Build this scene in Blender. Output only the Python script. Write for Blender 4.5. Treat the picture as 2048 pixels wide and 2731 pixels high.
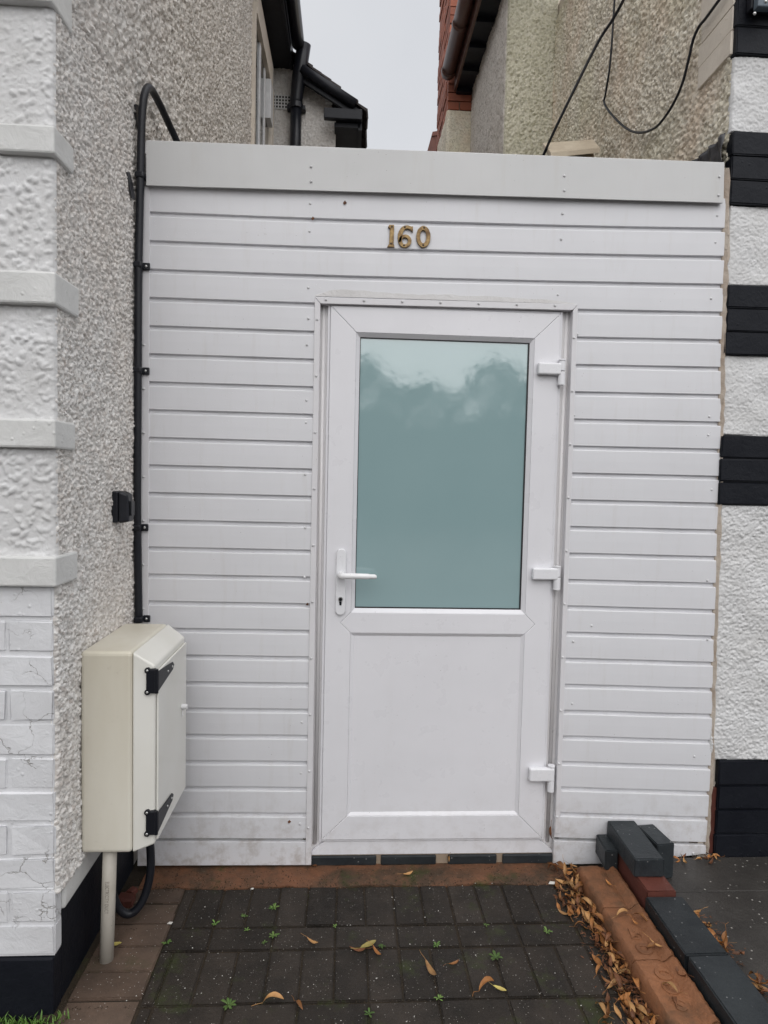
import bpy, bmesh, math, random
import numpy as np
from mathutils import Vector, Matrix

for o in list(bpy.data.objects):
    bpy.data.objects.remove(o)
scene = bpy.context.scene
col = scene.collection
random.seed(7)

# ------------------------------------------------------------------ camera
# world: x to the right along the gate, y into the alley, z up; gate boards stand in the plane y = 0
F, VPX, VPY, ROLL, CAMH, CAMD = 1720.0, 930.0, 1270.0, 0.0193, 1.514, 2.42
PW, PH = 2048.0, 2731.0
dv = Vector(((VPX - PW / 2) / F, (VPY - PH / 2) / F, 1.0)).normalized()
uv = Vector((math.sin(ROLL), -math.cos(ROLL), 0.0))
uv = (uv - dv * uv.dot(dv)).normalized()
rv = uv.cross(dv)
if rv.x < 0:
    rv = -rv
CAM = Vector((0, -CAMD, CAMH))
cam_data = bpy.data.cameras.new('camera')
cam_data.sensor_fit = 'HORIZONTAL'
cam_data.sensor_width = 36.0
cam_data.lens = 36.0 * F / PW
cam_data.clip_start = 0.05
cam_data.clip_end = 500
cam = bpy.data.objects.new('camera', cam_data)
col.objects.link(cam)
cx = Vector((rv.x, dv.x, uv.x))
cy = -Vector((rv.y, dv.y, uv.y))
cz = -Vector((rv.z, dv.z, uv.z))
cam.matrix_world = Matrix(((cx.x, cy.x, cz.x, CAM.x), (cx.y, cy.y, cz.y, CAM.y), (cx.z, cy.z, cz.z, CAM.z), (0, 0, 0, 1)))
scene.camera = cam

# ------------------------------------------------------------------ world, sun, exposure
SUN_EL, SUN_AZ = math.radians(47), math.radians(4)   # behind the camera
world = bpy.data.worlds.new('World')
scene.world = world
world.use_nodes = True
wt = world.node_tree
for n in list(wt.nodes):
    wt.nodes.remove(n)
w_out = wt.nodes.new('ShaderNodeOutputWorld')
w_bg = wt.nodes.new('ShaderNodeBackground')
w_sky = wt.nodes.new('ShaderNodeTexSky')
w_sky.sky_type = 'NISHITA'
w_sky.sun_disc = False
w_sky.sun_elevation = SUN_EL
w_sky.sun_rotation = math.pi - SUN_AZ
w_sky.dust_density = 6.0
w_sky.air_density = 1.0
w_hsv = wt.nodes.new('ShaderNodeHueSaturation')
w_hsv.inputs['Saturation'].default_value = 0.10
w_mix = wt.nodes.new('ShaderNodeMix')
w_mix.data_type = 'RGBA'
w_mix.inputs[0].default_value = 0.62
w_noise = wt.nodes.new('ShaderNodeTexNoise')
w_noise.inputs['Scale'].default_value = 2.2
w_noise.inputs['Detail'].default_value = 4
w_ramp = wt.nodes.new('ShaderNodeValToRGB')
w_ramp.color_ramp.elements[0].position = 0.3
w_ramp.color_ramp.elements[0].color = (6.2, 6.45, 6.95, 1)
w_ramp.color_ramp.elements[1].position = 0.7
w_ramp.color_ramp.elements[1].color = (7.7, 7.85, 8.2, 1)
w_tc = wt.nodes.new('ShaderNodeTexCoord')
wt.links.new(w_tc.outputs['Generated'], w_noise.inputs['Vector'])
wt.links.new(w_noise.outputs['Fac'], w_ramp.inputs['Fac'])
wt.links.new(w_sky.outputs['Color'], w_hsv.inputs['Color'])
wt.links.new(w_hsv.outputs['Color'], w_mix.inputs[6])
wt.links.new(w_ramp.outputs['Color'], w_mix.inputs[7])
wt.links.new(w_mix.outputs[2], w_bg.inputs['Color'])
w_bg.inputs['Strength'].default_value = 0.10
wt.links.new(w_bg.outputs['Background'], w_out.inputs['Surface'])

sun_data = bpy.data.lights.new('sun', 'SUN')
sun_data.energy = 1.25
sun_data.angle = math.radians(115)
sun_data.color = (1.0, 0.975, 0.94)
sun = bpy.data.objects.new('sun', sun_data)
col.objects.link(sun)
sdir = Vector((math.sin(SUN_AZ) * math.cos(SUN_EL), -math.cos(SUN_AZ) * math.cos(SUN_EL), math.sin(SUN_EL)))
sun.rotation_euler = sdir.to_track_quat('Z', 'Y').to_euler()
sun.location = (0, -6, 9)

vs = scene.view_settings
vs.view_transform = 'Standard'
vs.look = 'None'
vs.gamma = 1.0
vs.exposure = 0.38
vs.use_curve_mapping = False
scene.render.engine = 'CYCLES'
scene.cycles.max_bounces = 6
scene.cycles.diffuse_bounces = 4
scene.cycles.glossy_bounces = 3

# ------------------------------------------------------------------ measuring: picture point -> point on a wall, floor or gate plane
K = 2048.0 / 1659.0
def ray(vx, vy):
    v = Vector(((vx * K - PW / 2) / F, (vy * K - PH / 2) / F, 1.0))
    return Vector((rv.dot(v), dv.dot(v), uv.dot(v)))
def VY(vx, vy, Y=0.0):
    r = ray(vx, vy); return CAM + r * ((Y - CAM.y) / r.y)
def VX(vx, vy, X):
    r = ray(vx, vy); return CAM + r * ((X - CAM.x) / r.x)
def VZ(vx, vy, Z=0.0):
    r = ray(vx, vy); return CAM + r * ((Z - CAM.z) / r.z)

# ------------------------------------------------------------------ material helpers
class NT:
    def __init__(self, name):
        m = bpy.data.materials.new(name)
        m.use_nodes = True
        self.m = m; self.t = m.node_tree
        self.b = self.t.nodes['Principled BSDF']
        g = self.n('ShaderNodeNewGeometry')
        self.pos = g.outputs['Position']
    def n(self, kind, **kw):
        x = self.t.nodes.new(kind)
        for k, v in kw.items():
            setattr(x, k, v)
        return x
    def l(self, a, b):
        self.t.links.new(a, b)
    def vec(self, scale=(1, 1, 1)):
        mp = self.n('ShaderNodeMapping'); mp.inputs['Scale'].default_value = scale
        self.l(self.pos, mp.inputs['Vector']); return mp.outputs['Vector']
    def noise(self, scale, detail=4, rough=0.55, vscale=None, dist=0.0):
        x = self.n('ShaderNodeTexNoise')
        x.inputs['Scale'].default_value = scale; x.inputs['Detail'].default_value = detail
        x.inputs['Roughness'].default_value = rough; x.inputs['Distortion'].default_value = dist
        self.l(self.vec(vscale) if vscale else self.pos, x.inputs['Vector']); return x.outputs['Fac']
    def voro(self, scale, feature='F1', out='Distance', rnd=1.0):
        x = self.n('ShaderNodeTexVoronoi'); x.feature = feature
        x.inputs['Scale'].default_value = scale; x.inputs['Randomness'].default_value = rnd
        self.l(self.pos, x.inputs['Vector']); return x.outputs[out]
    def ramp(self, fac, stops):
        r = self.n('ShaderNodeValToRGB'); e = r.color_ramp.elements
        while len(e) < len(stops): e.new(0.5)
        for i, (p, c) in enumerate(stops):
            e[i].position = p; e[i].color = (c, c, c, 1) if isinstance(c, (int, float)) else (*c, 1)
        self.l(fac, r.inputs['Fac']); return r.outputs['Color']
    def mix(self, fac, a, b, mode='MIX'):
        x = self.n('ShaderNodeMix'); x.data_type = 'RGBA'; x.blend_type = mode
        for i, v in ((0, fac), (6, a), (7, b)):
            s = x.inputs[i]
            if isinstance(v, (int, float)): s.default_value = v if i == 0 else (v, v, v, 1)
            elif isinstance(v, tuple): s.default_value = (*v, 1)
            else: self.l(v, s)
        return x.outputs[2]
    def bump(self, h, strength=0.3, dist=0.01, prev=None):
        x = self.n('ShaderNodeBump'); x.inputs['Strength'].default_value = strength
        x.inputs['Distance'].default_value = dist; self.l(h, x.inputs['Height'])
        if prev is not None: self.l(prev, x.inputs['Normal'])
        return x.outputs['Normal']
    def done(self, color, rough=0.5, normal=None, spec=0.5, metal=0.0):
        if isinstance(color, tuple): self.b.inputs['Base Color'].default_value = (*color, 1)
        else: self.l(color, self.b.inputs['Base Color'])
        if isinstance(rough, (int, float)): self.b.inputs['Roughness'].default_value = rough
        else: self.l(rough, self.b.inputs['Roughness'])
        if normal is not None: self.l(normal, self.b.inputs['Normal'])
        self.b.inputs['Specular IOR Level'].default_value = spec
        self.b.inputs['Metallic'].default_value = metal
        return self.m
def srgb(r, g, b):
    f = lambda c: (c / 255 / 12.92) if c / 255 <= 0.04045 else ((c / 255 + 0.055) / 1.055) ** 2.4
    return (f(r), f(g), f(b))

M = {}
def plastic(name, c, rough=0.36, dirt=0.12, dirtcol=(0.42, 0.38, 0.32), drops=True, splash=0.5):
    t = NT(name)
    big = t.ramp(t.noise(1.7, 5, 0.6), [(0.35, 0.0), (0.75, 1.0)])
    c1 = t.mix(big, c, tuple(x * 0.93 for x in c))
    streak = t.ramp(t.noise(9, 6, 0.65, vscale=(3.0, 3.0, 0.35)), [(0.55, 0.0), (0.85, 1.0)])
    sm = t.n('ShaderNodeMath', operation='MULTIPLY'); t.l(streak, sm.inputs[0]); sm.inputs[1].default_value = dirt
    c2 = t.mix(sm.outputs[0], c1, dirtcol)
    spk = t.ramp(t.voro(46), [(0.03, 1.0), (0.06, 0.0)])
    msk = t.ramp(t.noise(3.2, 3), [(0.50, 0.0), (0.60, 1.0)])
    mm = t.n('ShaderNodeMath', operation='MULTIPLY'); t.l(spk, mm.inputs[0]); t.l(msk, mm.inputs[1])
    c3 = t.mix(mm.outputs[0], c2, (0.11, 0.09, 0.07))
    sx = t.n('ShaderNodeSeparateXYZ'); t.l(t.pos, sx.inputs[0])
    low = t.ramp(sx.outputs['Z'], [(0.02, 1.0), (0.34, 0.0)])
    spl = t.ramp(t.noise(16, 7, 0.72), [(0.47, 0.0), (0.66, 1.0)])
    sp2 = t.n('ShaderNodeMath', operation='MULTIPLY'); t.l(low, sp2.inputs[0]); t.l(spl, sp2.inputs[1])
    sp3 = t.n('ShaderNodeMath', operation='MULTIPLY'); t.l(sp2.outputs[0], sp3.inputs[0]); sp3.inputs[1].default_value = splash
    c3 = t.mix(sp3.outputs[0], c3, (0.25, 0.19, 0.135))
    n1 = t.bump(t.noise(5.5, 2), 0.10, 0.02)
    if drops:
        d = t.ramp(t.voro(70), [(0.0, 1.0), (0.16, 0.0)])
        dm = t.ramp(t.noise(2.6, 2), [(0.46, 0.0), (0.6, 1.0)])
        q = t.n('ShaderNodeMath', operation='MULTIPLY'); t.l(d, q.inputs[0]); t.l(dm, q.inputs[1])
        n1 = t.bump(q.outputs[0], 0.25, 0.0025, n1)
    rr = t.ramp(t.noise(12, 4), [(0.3, rough - 0.06), (0.7, rough + 0.1)])
    return t.done(c3, rr, n1, 0.45)
M['board'] = plastic('white board plastic', (0.66, 0.66, 0.685), 0.4, 0.26)
M['fascia'] = plastic('weathered fascia plastic', (0.55, 0.55, 0.55), 0.45, 0.22)
M['trim'] = plastic('trim plastic', (0.66, 0.65, 0.67), 0.4, 0.2)
M['door'] = plastic('door plastic', (0.72, 0.715, 0.745), 0.3, 0.07, splash=0.22)
M['frame'] = plastic('door frame plastic', (0.66, 0.645, 0.65), 0.33, 0.3, (0.40, 0.33, 0.26))
M['fitting'] = plastic('white fitting', (0.74, 0.74, 0.765), 0.25, 0.05, drops=False)
M['lever'] = plastic('white lever', (0.78, 0.78, 0.79), 0.22, 0.03, drops=False)

def simple(name, c, rough=0.5, var=0.15, nscale=14, bump=0.1, bdist=0.004, bscale=60, spec=0.5, metal=0.0, c2=None):
    t = NT(name)
    f = t.ramp(t.noise(nscale, 6, 0.6), [(0.3, 0.0), (0.7, 1.0)])
    c = t.mix(f, c, c2 if c2 else tuple(x * (1 - var) for x in c))
    nb = t.bump(t.noise(bscale, 4), bump, bdist) if bump else None
    return t.done(c, rough, nb, spec, metal)
M['gasket'] = simple('black rubber gasket', (0.012, 0.012, 0.014), 0.5)
M['blackplastic'] = simple('black plastic', (0.008, 0.009, 0.013), 0.36, spec=0.35, c2=(0.014, 0.015, 0.02))
M['cable'] = simple('black cable sheath', (0.008, 0.009, 0.013), 0.42, c2=(0.014, 0.015, 0.02), spec=0.35)
M['screw'] = simple('screw cap', (0.62, 0.62, 0.63), 0.3, bump=0)
M['steel'] = simple('screw steel', (0.55, 0.55, 0.54), 0.35, bump=0, metal=0.9)
M['darkscrew'] = simple('rusty dark screw', (0.035, 0.02, 0.012), 0.6, bump=0)
M['blackiron'] = simple('black hinge iron', (0.007, 0.008, 0.012), 0.45, spec=0.3)
M['hole_shade'] = simple('hole shade colour', (0.02, 0.018, 0.015), 0.9)  # near-black colour standing for the shade inside the air brick holes

t = NT('aged brass')
M['brass'] = t.done(t.mix(t.ramp(t.noise(60, 5), [(0.35, 0.0), (0.65, 1.0)]), (0.27, 0.185, 0.085), (0.10, 0.06, 0.03)), t.ramp(t.noise(40, 3), [(0.3, 0.3), (0.7, 0.55)]), t.bump(t.noise(120, 3), 0.15, 0.002), 0.5, 0.75)

# frosted privacy glass: milky sheet that mirrors the street softly
t = NT('frosted glass')
nb = t.bump(t.noise(6, 3, 0.55), 0.045, 0.02)
nb = t.bump(t.noise(260, 2), 0.02, 0.001, nb)
t.b.inputs['IOR'].default_value = 2.3
t.b.inputs['Coat Weight'].default_value = 0.0
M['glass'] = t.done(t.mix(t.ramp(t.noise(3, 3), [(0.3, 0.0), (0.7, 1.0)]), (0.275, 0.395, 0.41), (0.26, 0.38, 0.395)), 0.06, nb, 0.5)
t = NT('clear glass')
M['darkglass'] = t.done((0.03, 0.035, 0.04), 0.06, None, 0.8)

def render_mat(name, cols, stain, stain_amt, scale=75, fine=0.35, rough=0.85, lowcol=None, back=None):
    t = NT(name)
    cell = t.voro(scale, 'F1', 'Color')
    sep = t.n('ShaderNodeSeparateColor'); t.l(cell, sep.inputs[0])
    c = t.ramp(sep.outputs[0], [(i / max(1, len(cols) - 1), cc) for i, cc in enumerate(cols)])
    if back:
        cb = t.ramp(sep.outputs[0], [(i / max(1, len(back) - 1), cc) for i, cc in enumerate(back)])
        sx = t.n('ShaderNodeSeparateXYZ'); t.l(t.pos, sx.inputs[0])
        nz = t.n('ShaderNodeMath', operation='MULTIPLY_ADD'); t.l(t.noise(2.4, 5), nz.inputs[0]); nz.inputs[1].default_value = 1.2; t.l(sx.outputs['Y'], nz.inputs[2])
        c = t.mix(t.ramp(nz.outputs[0], [(0.2, 0.0), (1.0, 1.0)]), c, cb)
    big = t.ramp(t.noise(1.3, 6, 0.62), [(0.40, 0.0), (0.72, 1.0)])
    sm = t.n('ShaderNodeMath', operation='MULTIPLY'); t.l(big, sm.inputs[0]); sm.inputs[1].default_value = stain_amt
    c = t.mix(sm.outputs[0], c, stain)
    c = t.mix(t.ramp(t.noise(26, 5), [(0.3, 0.0), (0.75, 0.5)]), c, tuple(x * 0.78 for x in cols[0]))
    if lowcol:
        lo = t.ramp(t.noise(2.6, 5, 0.65, vscale=(1, 1, 0.6)), [(0.46, 0.0), (0.66, 1.0)])
        lm = t.n('ShaderNodeMath', operation='MULTIPLY'); t.l(lo, lm.inputs[0]); lm.inputs[1].default_value = 0.55
        c = t.mix(lm.outputs[0], c, lowcol)
    nb = t.bump(t.noise(190, 4, 0.6), fine, 0.004)
    return t.done(c, rough, nb, 0.3)
M['dash_white'] = render_mat('painted pebbledash', [(0.66, 0.645, 0.62), (0.76, 0.745, 0.725), (0.53, 0.50, 0.475), (0.80, 0.79, 0.78)], (0.60, 0.53, 0.475), 0.55, 105)
M['dash_left'] = render_mat('painted then bare pebbledash', [(0.70, 0.685, 0.66), (0.82, 0.805, 0.785), (0.40, 0.365, 0.34), (0.76, 0.74, 0.72), (0.86, 0.85, 0.84), (0.5, 0.45, 0.42)], (0.62, 0.55, 0.495), 0.5, 105, 0.5, back=[(0.78, 0.73, 0.67), (0.88, 0.83, 0.77), (0.30, 0.25, 0.215), (0.80, 0.75, 0.69), (0.90, 0.87, 0.82), (0.42, 0.36, 0.31)])
M['dash_cream'] = render_mat('cream pebbledash', [(0.80, 0.73, 0.60), (0.88, 0.82, 0.70), (0.40, 0.345, 0.27), (0.84, 0.78, 0.66), (0.90, 0.86, 0.77), (0.5, 0.43, 0.34)], (0.66, 0.63, 0.43), 0.75, 95, lowcol=(0.74, 0.57, 0.44))
M['dash_green'] = render_mat('greenish pebbledash', [(0.60, 0.57, 0.46), (0.74, 0.70, 0.59), (0.36, 0.34, 0.24), (0.78, 0.74, 0.65)], (0.42, 0.41, 0.27), 0.6, 85)
M['dash_grey'] = render_mat('grey beige pebbledash', [(0.64, 0.595, 0.545), (0.76, 0.72, 0.67), (0.38, 0.335, 0.295), (0.80, 0.77, 0.73)], (0.58, 0.52, 0.455), 0.5, 95)
def paint(name, c, c2, rough=0.6, fine=0.35, scale=28, spec=0.4, cracks=None):
    t = NT(name)
    f = t.ramp(t.noise(6, 6, 0.62), [(0.35, 0.0), (0.7, 1.0)])
    cc = t.mix(f, c, c2)
    nb = t.bump(t.noise(scale, 6, 0.65, dist=0.6), fine, 0.012)
    lump = t.ramp(t.voro(38), [(0.0, 1.0), (0.22, 0.0)])
    lm = t.ramp(t.noise(8, 2), [(0.5, 0.0), (0.62, 1.0)])
    q = t.n('ShaderNodeMath', operation='MULTIPLY'); t.l(lump, q.inputs[0]); t.l(lm, q.inputs[1])
    nb = t.bump(q.outputs[0], 0.45, 0.006, nb)
    if cracks:
        nz = t.n('ShaderNodeTexNoise'); nz.inputs['Scale'].default_value = 9; nz.inputs['Detail'].default_value = 5
        t.l(t.pos, nz.inputs['Vector'])
        ad = t.n('ShaderNodeMix'); ad.data_type = 'VECTOR'; ad.inputs[0].default_value = 0.22
        t.l(t.pos, ad.inputs[4]); t.l(nz.outputs['Color'], ad.inputs[5])
        vo = t.n('ShaderNodeTexVoronoi'); vo.feature = 'DISTANCE_TO_EDGE'; vo.inputs['Scale'].default_value = 9
        t.l(ad.outputs[1], vo.inputs['Vector'])
        ln = t.ramp(vo.outputs['Distance'], [(0.004, 1.0), (0.012, 0.0)])
        mk = t.ramp(t.noise(4.5, 3), [(0.5, 0.0), (0.56, 1.0)])
        q2 = t.n('ShaderNodeMath', operation='MULTIPLY'); t.l(ln, q2.inputs[0]); t.l(mk, q2.inputs[1])
        cc = t.mix(q2.outputs[0], cc, cracks)
        iv = t.n('ShaderNodeMath', operation='SUBTRACT'); iv.inputs[0].default_value = 1.0; t.l(q2.outputs[0], iv.inputs[1])
        nb = t.bump(iv.outputs[0], 0.6, 0.004, nb)
    return t.done(cc, rough, nb, spec)
M['masonry'] = paint('white masonry paint', (0.66, 0.665, 0.685), (0.58, 0.58, 0.595), 0.6, 0.3, 26, cracks=(0.36, 0.35, 0.34))
M['rough_white'] = paint('white rough render', (0.64, 0.64, 0.645), (0.54, 0.535, 0.53), 0.7, 0.3, 60)
M['smooth_white'] = paint('smooth white band', (0.64, 0.64, 0.63), (0.54, 0.54, 0.53), 0.6, 0.35, 18)
M['black_paint'] = paint('black masonry paint', (0.0055, 0.0065, 0.0105), (0.010, 0.0115, 0.016), 0.55, 0.3, 34, 0.18)
M['cream_smooth'] = paint('cream smooth render', (0.70, 0.635, 0.55), (0.60, 0.535, 0.46), 0.7, 0.25, 20)
M['sealant'] = paint('cream sealant', (0.55, 0.49, 0.42), (0.34, 0.26, 0.2), 0.6, 0.5, 40)

# engineering / clay products and paving
def clay(name, c, c2, rough=0.6, grit=True,  gritcol=(0.5, 0.47, 0.43), moss=0.0, fine=0.35, gscale=120, soil=None):
    t = NT(name)
    oi = t.n('ShaderNodeObjectInfo')
    f = t.ramp(t.noise(7, 6, 0.65), [(0.32, 0.0), (0.7, 1.0)])
    cc = t.mix(f, c, c2)
    v = t.ramp(oi.outputs['Random'], [(0.0, 0.72), (1.0, 1.25)])
    cc = t.mix(1.0, cc, v, 'MULTIPLY')
    if soil:
        so = t.ramp(t.noise(4.5, 6, 0.7), [(0.47, 0.0), (0.62, 0.85)])
        cc = t.mix(so, cc, soil)
    if moss:
        mo = t.ramp(t.noise(5.2, 6, 0.7), [(0.56, 0.0), (0.7, moss)])
        cc = t.mix(mo, cc, (0.035, 0.045, 0.012))
    if grit:
        g = t.ramp(t.voro(gscale), [(0.10, 1.0), (0.17, 0.0)])
        sepc = t.n('ShaderNodeSeparateColor'); t.l(t.voro(gscale, 'F1', 'Color'), sepc.inputs[0])
        gm = t.ramp(sepc.outputs[0], [(0.60, 0.0), (0.72, 0.75)])
        q = t.n('ShaderNodeMath', operation='MULTIPLY'); t.l(g, q.inputs[0]); t.l(gm, q.inputs[1])
        cc = t.mix(q.outputs[0], cc, gritcol)
    nb = t.bump(t.noise(90, 6, 0.7), fine, 0.006)
    nb = t.bump(t.noise(14, 4), 0.25, 0.01, nb)
    rr = t.ramp(t.noise(9, 4), [(0.3, rough - 0.18), (0.7, rough + 0.1)])
    return t.done(cc, rr, nb, 0.28)
M['paver'] = clay('damp grey paver', (0.015, 0.012, 0.0095), (0.036, 0.028, 0.022), 0.64, gscale=135, moss=0.75, fine=0.7)
M['paver_brown'] = clay('damp brown paver', (0.115, 0.078, 0.058), (0.06, 0.043, 0.033), 0.62, gscale=110, moss=0.6)
M['blue_brick'] = clay('blue engineering brick', (0.015, 0.018, 0.021), (0.030, 0.035, 0.038), 0.48, True, (0.3, 0.3, 0.3), gscale=60)
M['red_brick'] = clay('red clay brick', (0.125, 0.038, 0.027), (0.08, 0.028, 0.021), 0.65, False)
M['terracotta'] = clay('terracotta brick', (0.23, 0.098, 0.045), (0.16, 0.07, 0.034), 0.62, False, soil=(0.10, 0.055, 0.03), fine=0.8)
M['house_brick'] = clay('orange red house brick', (0.34, 0.11, 0.065), (0.24, 0.085, 0.055), 0.75, False)
M['mortar'] = clay('pale mortar', (0.30, 0.24, 0.18), (0.2, 0.15, 0.11), 0.85, False)
M['fillet'] = clay('terracotta mortar fillet', (0.21, 0.088, 0.045), (0.085, 0.05, 0.03), 0.75, True, (0.35, 0.28, 0.2), moss=0.9, gscale=130, soil=(0.05, 0.036, 0.024), fine=0.8)
M['soil'] = clay('joint soil', (0.022, 0.017, 0.012), (0.045, 0.032, 0.02), 0.9, True, (0.15, 0.1, 0.06), moss=0.9, gscale=220)
M['slab'] = clay('wet concrete slab', (0.05, 0.046, 0.042), (0.032, 0.029, 0.027), 0.4, True, (0.4, 0.38, 0.35), gscale=45)
M['yard'] = clay('driveway', (0.06, 0.055, 0.05), (0.045, 0.04, 0.036), 0.7, True, gscale=60)
M['gutter_brown'] = simple('brown plastic gutter', (0.12, 0.055, 0.04), 0.38, c2=(0.09, 0.042, 0.032))
M['timber_dark'] = simple('dark painted timber', (0.007, 0.008, 0.012), 0.5, c2=(0.014, 0.015, 0.02), spec=0.25)
M['tile_dark'] = clay('dark roof tile', (0.035, 0.03, 0.03), (0.055, 0.045, 0.042), 0.7, False)
M['tile_red'] = clay('red brown tile', (0.12, 0.05, 0.038), (0.09, 0.038, 0.03), 0.7, False)
M['white_frame'] = simple('white window frame', (0.75, 0.75, 0.76), 0.35, bump=0)
M['cream_wood'] = simple('cream painted timber', (0.62, 0.54, 0.42), 0.55, c2=(0.46, 0.38, 0.28), nscale=9)
M['membrane'] = simple('black plastic membrane', (0.018, 0.018, 0.022), 0.3, c2=(0.05, 0.05, 0.056), nscale=30)

t = NT('cream box plastic')
st = t.ramp(t.noise(2.2, 5, 0.6, vscale=(1, 1, 0.3)), [(0.4, 0.0), (0.72, 1.0)])
cc = t.mix(st, (0.66, 0.63, 0.55), (0.52, 0.475, 0.375))
cc = t.mix(t.ramp(t.noise(20, 6, 0.7), [(0.6, 0.0), (0.8, 0.35)]), cc, (0.32, 0.27, 0.2))
M['box_body'] = t.done(cc, 0.42, t.bump(t.noise(30, 3), 0.08, 0.004), 0.45)
t = NT('pale box door plastic')
cc = t.mix(t.ramp(t.noise(2.5, 4), [(0.4, 0.0), (0.75, 1.0)]), (0.72, 0.71, 0.67), (0.64, 0.625, 0.57))
M['box_door'] = t.done(cc, 0.28, t.bump(t.noise(12, 2), 0.06, 0.006), 0.5)
t = NT('grey white conduit')
cc = t.mix(t.ramp(t.noise(9, 5, 0.65, vscale=(1, 1, 0.4)), [(0.4, 0.0), (0.75, 1.0)]), (0.46, 0.43, 0.38), (0.34, 0.31, 0.26))
cc = t.mix(t.ramp(t.voro(55), [(0.03, 1.0), (0.07, 0.0)]), cc, (0.05, 0.04, 0.03))
M['conduit'] = t.done(cc, 0.5, None, 0.4)
M['print'] = simple('faded dark print', (0.09, 0.075, 0.06), 0.7, c2=(0.24, 0.21, 0.18), nscale=150, bump=0)

def leafmat(name, c, c2, rough=0.55):
    t = NT(name)
    oi = t.n('ShaderNodeObjectInfo')
    v = t.ramp(oi.outputs['Random'], [(0.0, 0.55), (1.0, 1.35)])
    cc = t.mix(t.ramp(t.noise(45, 4), [(0.3, 0.0), (0.7, 1.0)]), c, c2)
    cc = t.mix(1.0, cc, v, 'MULTIPLY')
    t.b.inputs['Subsurface Weight'].default_value = 0.0
    return t.done(cc, rough, t.bump(t.noise(160, 3), 0.3, 0.003), 0.35)
M['leaf_orange'] = leafmat('dead leaf orange', (0.36, 0.155, 0.045), (0.22, 0.085, 0.025))
M['leaf_tan'] = leafmat('dead leaf tan', (0.44, 0.25, 0.10), (0.30, 0.15, 0.055))
M['leaf_brown'] = leafmat('dead leaf brown', (0.17, 0.065, 0.025), (0.10, 0.04, 0.018))
M['leaf_yellow'] = leafmat('dead leaf yellow', (0.42, 0.36, 0.10), (0.36, 0.28, 0.09))
M['weed'] = leafmat('weed leaf green', (0.085, 0.17, 0.04), (0.13, 0.2, 0.05))
M['grass'] = leafmat('grass green', (0.07, 0.15, 0.025), (0.11, 0.19, 0.035))
M['hedge'] = leafmat('street tree green', (0.035, 0.05, 0.03), (0.05, 0.065, 0.035))
M['chip'] = simple('pale chip', (0.6, 0.58, 0.54), 0.7, bump=0)

# ------------------------------------------------------------------ mesh helpers
class MB:
    def __init__(self):
        self.v = []; self.f = []
    def add(self, pts, faces):
        b = len(self.v); self.v += [tuple(p) for p in pts]; self.f += [tuple(b + i for i in f) for f in faces]; return self
    def box(self, x0, x1, y0, y1, z0, z1):
        if x0 > x1: x0, x1 = x1, x0
        if y0 > y1: y0, y1 = y1, y0
        if z0 > z1: z0, z1 = z1, z0
        return self.hexa([(x0, y0, z0), (x1, y0, z0), (x1, y1, z0), (x0, y1, z0), (x0, y0, z1), (x1, y0, z1), (x1, y1, z1), (x0, y1, z1)])
    def hexa(self, p):
        return self.add(p, [(0, 3, 2, 1), (4, 5, 6, 7), (0, 1, 5, 4), (1, 2, 6, 5), (2, 3, 7, 6), (3, 0, 4, 7)])
    def prism(self, poly, vec):
        n = len(poly); v = Vector(vec)
        a = [Vector(p) for p in poly]; b = [p + v for p in a]
        return self.add(a + b, [tuple(range(n - 1, -1, -1)), tuple(range(n, 2 * n))] + [(i, (i + 1) % n, n + (i + 1) % n, n + i) for i in range(n)])
    def tube(self, path, r, n=10, cap=True):
        path = [Vector(p) for p in path]; rings = []
        nrm = None
        for i, p in enumerate(path):
            a = path[max(0, i - 1)]; b = path[min(len(path) - 1, i + 1)]
            tg = (b - a).normalized()
            if nrm is None:
                nrm = tg.orthogonal().normalized()
            else:
                nrm = (nrm - tg * nrm.dot(tg)).normalized()
            bn = tg.cross(nrm)
            rr = r[i] if isinstance(r, (list, tuple)) else r
            rings.append([p + (nrm * math.cos(2 * math.pi * k / n) + bn * math.sin(2 * math.pi * k / n)) * rr for k in range(n)])
        pts = [q for ring in rings for q in ring]
        fs = []
        for i in range(len(rings) - 1):
            for k in range(n):
                fs.append((i * n + k, i * n + (k + 1) % n, (i + 1) * n + (k + 1) % n, (i + 1) * n + k))
        if cap:
            fs.append(tuple(range(n - 1, -1, -1))); fs.append(tuple(range((len(rings) - 1) * n, len(rings) * n)))
        return self.add(pts, fs)
    def dome(self, c, r, h, axis, n=8):
        axis = Vector(axis).normalized(); u = axis.orthogonal().normalized(); w = axis.cross(u); c = Vector(c)
        pts = []; fs = []
        for j, (rr, hh) in enumerate(((1, 0), (0.85, 0.6), (0.5, 0.92))):
            pts += [c + (u * math.cos(2 * math.pi * k / n) + w * math.sin(2 * math.pi * k / n)) * r * rr + axis * h * hh for k in range(n)]
        pts.append(c + axis * h)
        for j in range(2):
            for k in range(n):
                fs.append((j * n + k, j * n + (k + 1) % n, (j + 1) * n + (k + 1) % n, (j + 1) * n + k))
        for k in range(n):
            fs.append((2 * n + k, 2 * n + (k + 1) % n, 3 * n))
        return self.add(pts, fs)
    def mesh(self, name, smooth=False):
        me = bpy.data.meshes.new(name); me.from_pydata(self.v, [], self.f)
        bm = bmesh.new(); bm.from_mesh(me); bmesh.ops.recalc_face_normals(bm, faces=bm.faces); bm.to_mesh(me); bm.free()
        if smooth:
            me.shade_smooth()
        return me
    def build(self, name, mat, parent=None, bevel=0.0, smooth=False, segs=2):
        return link(name, self.mesh(name, smooth), mat, parent, bevel, segs)
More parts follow.
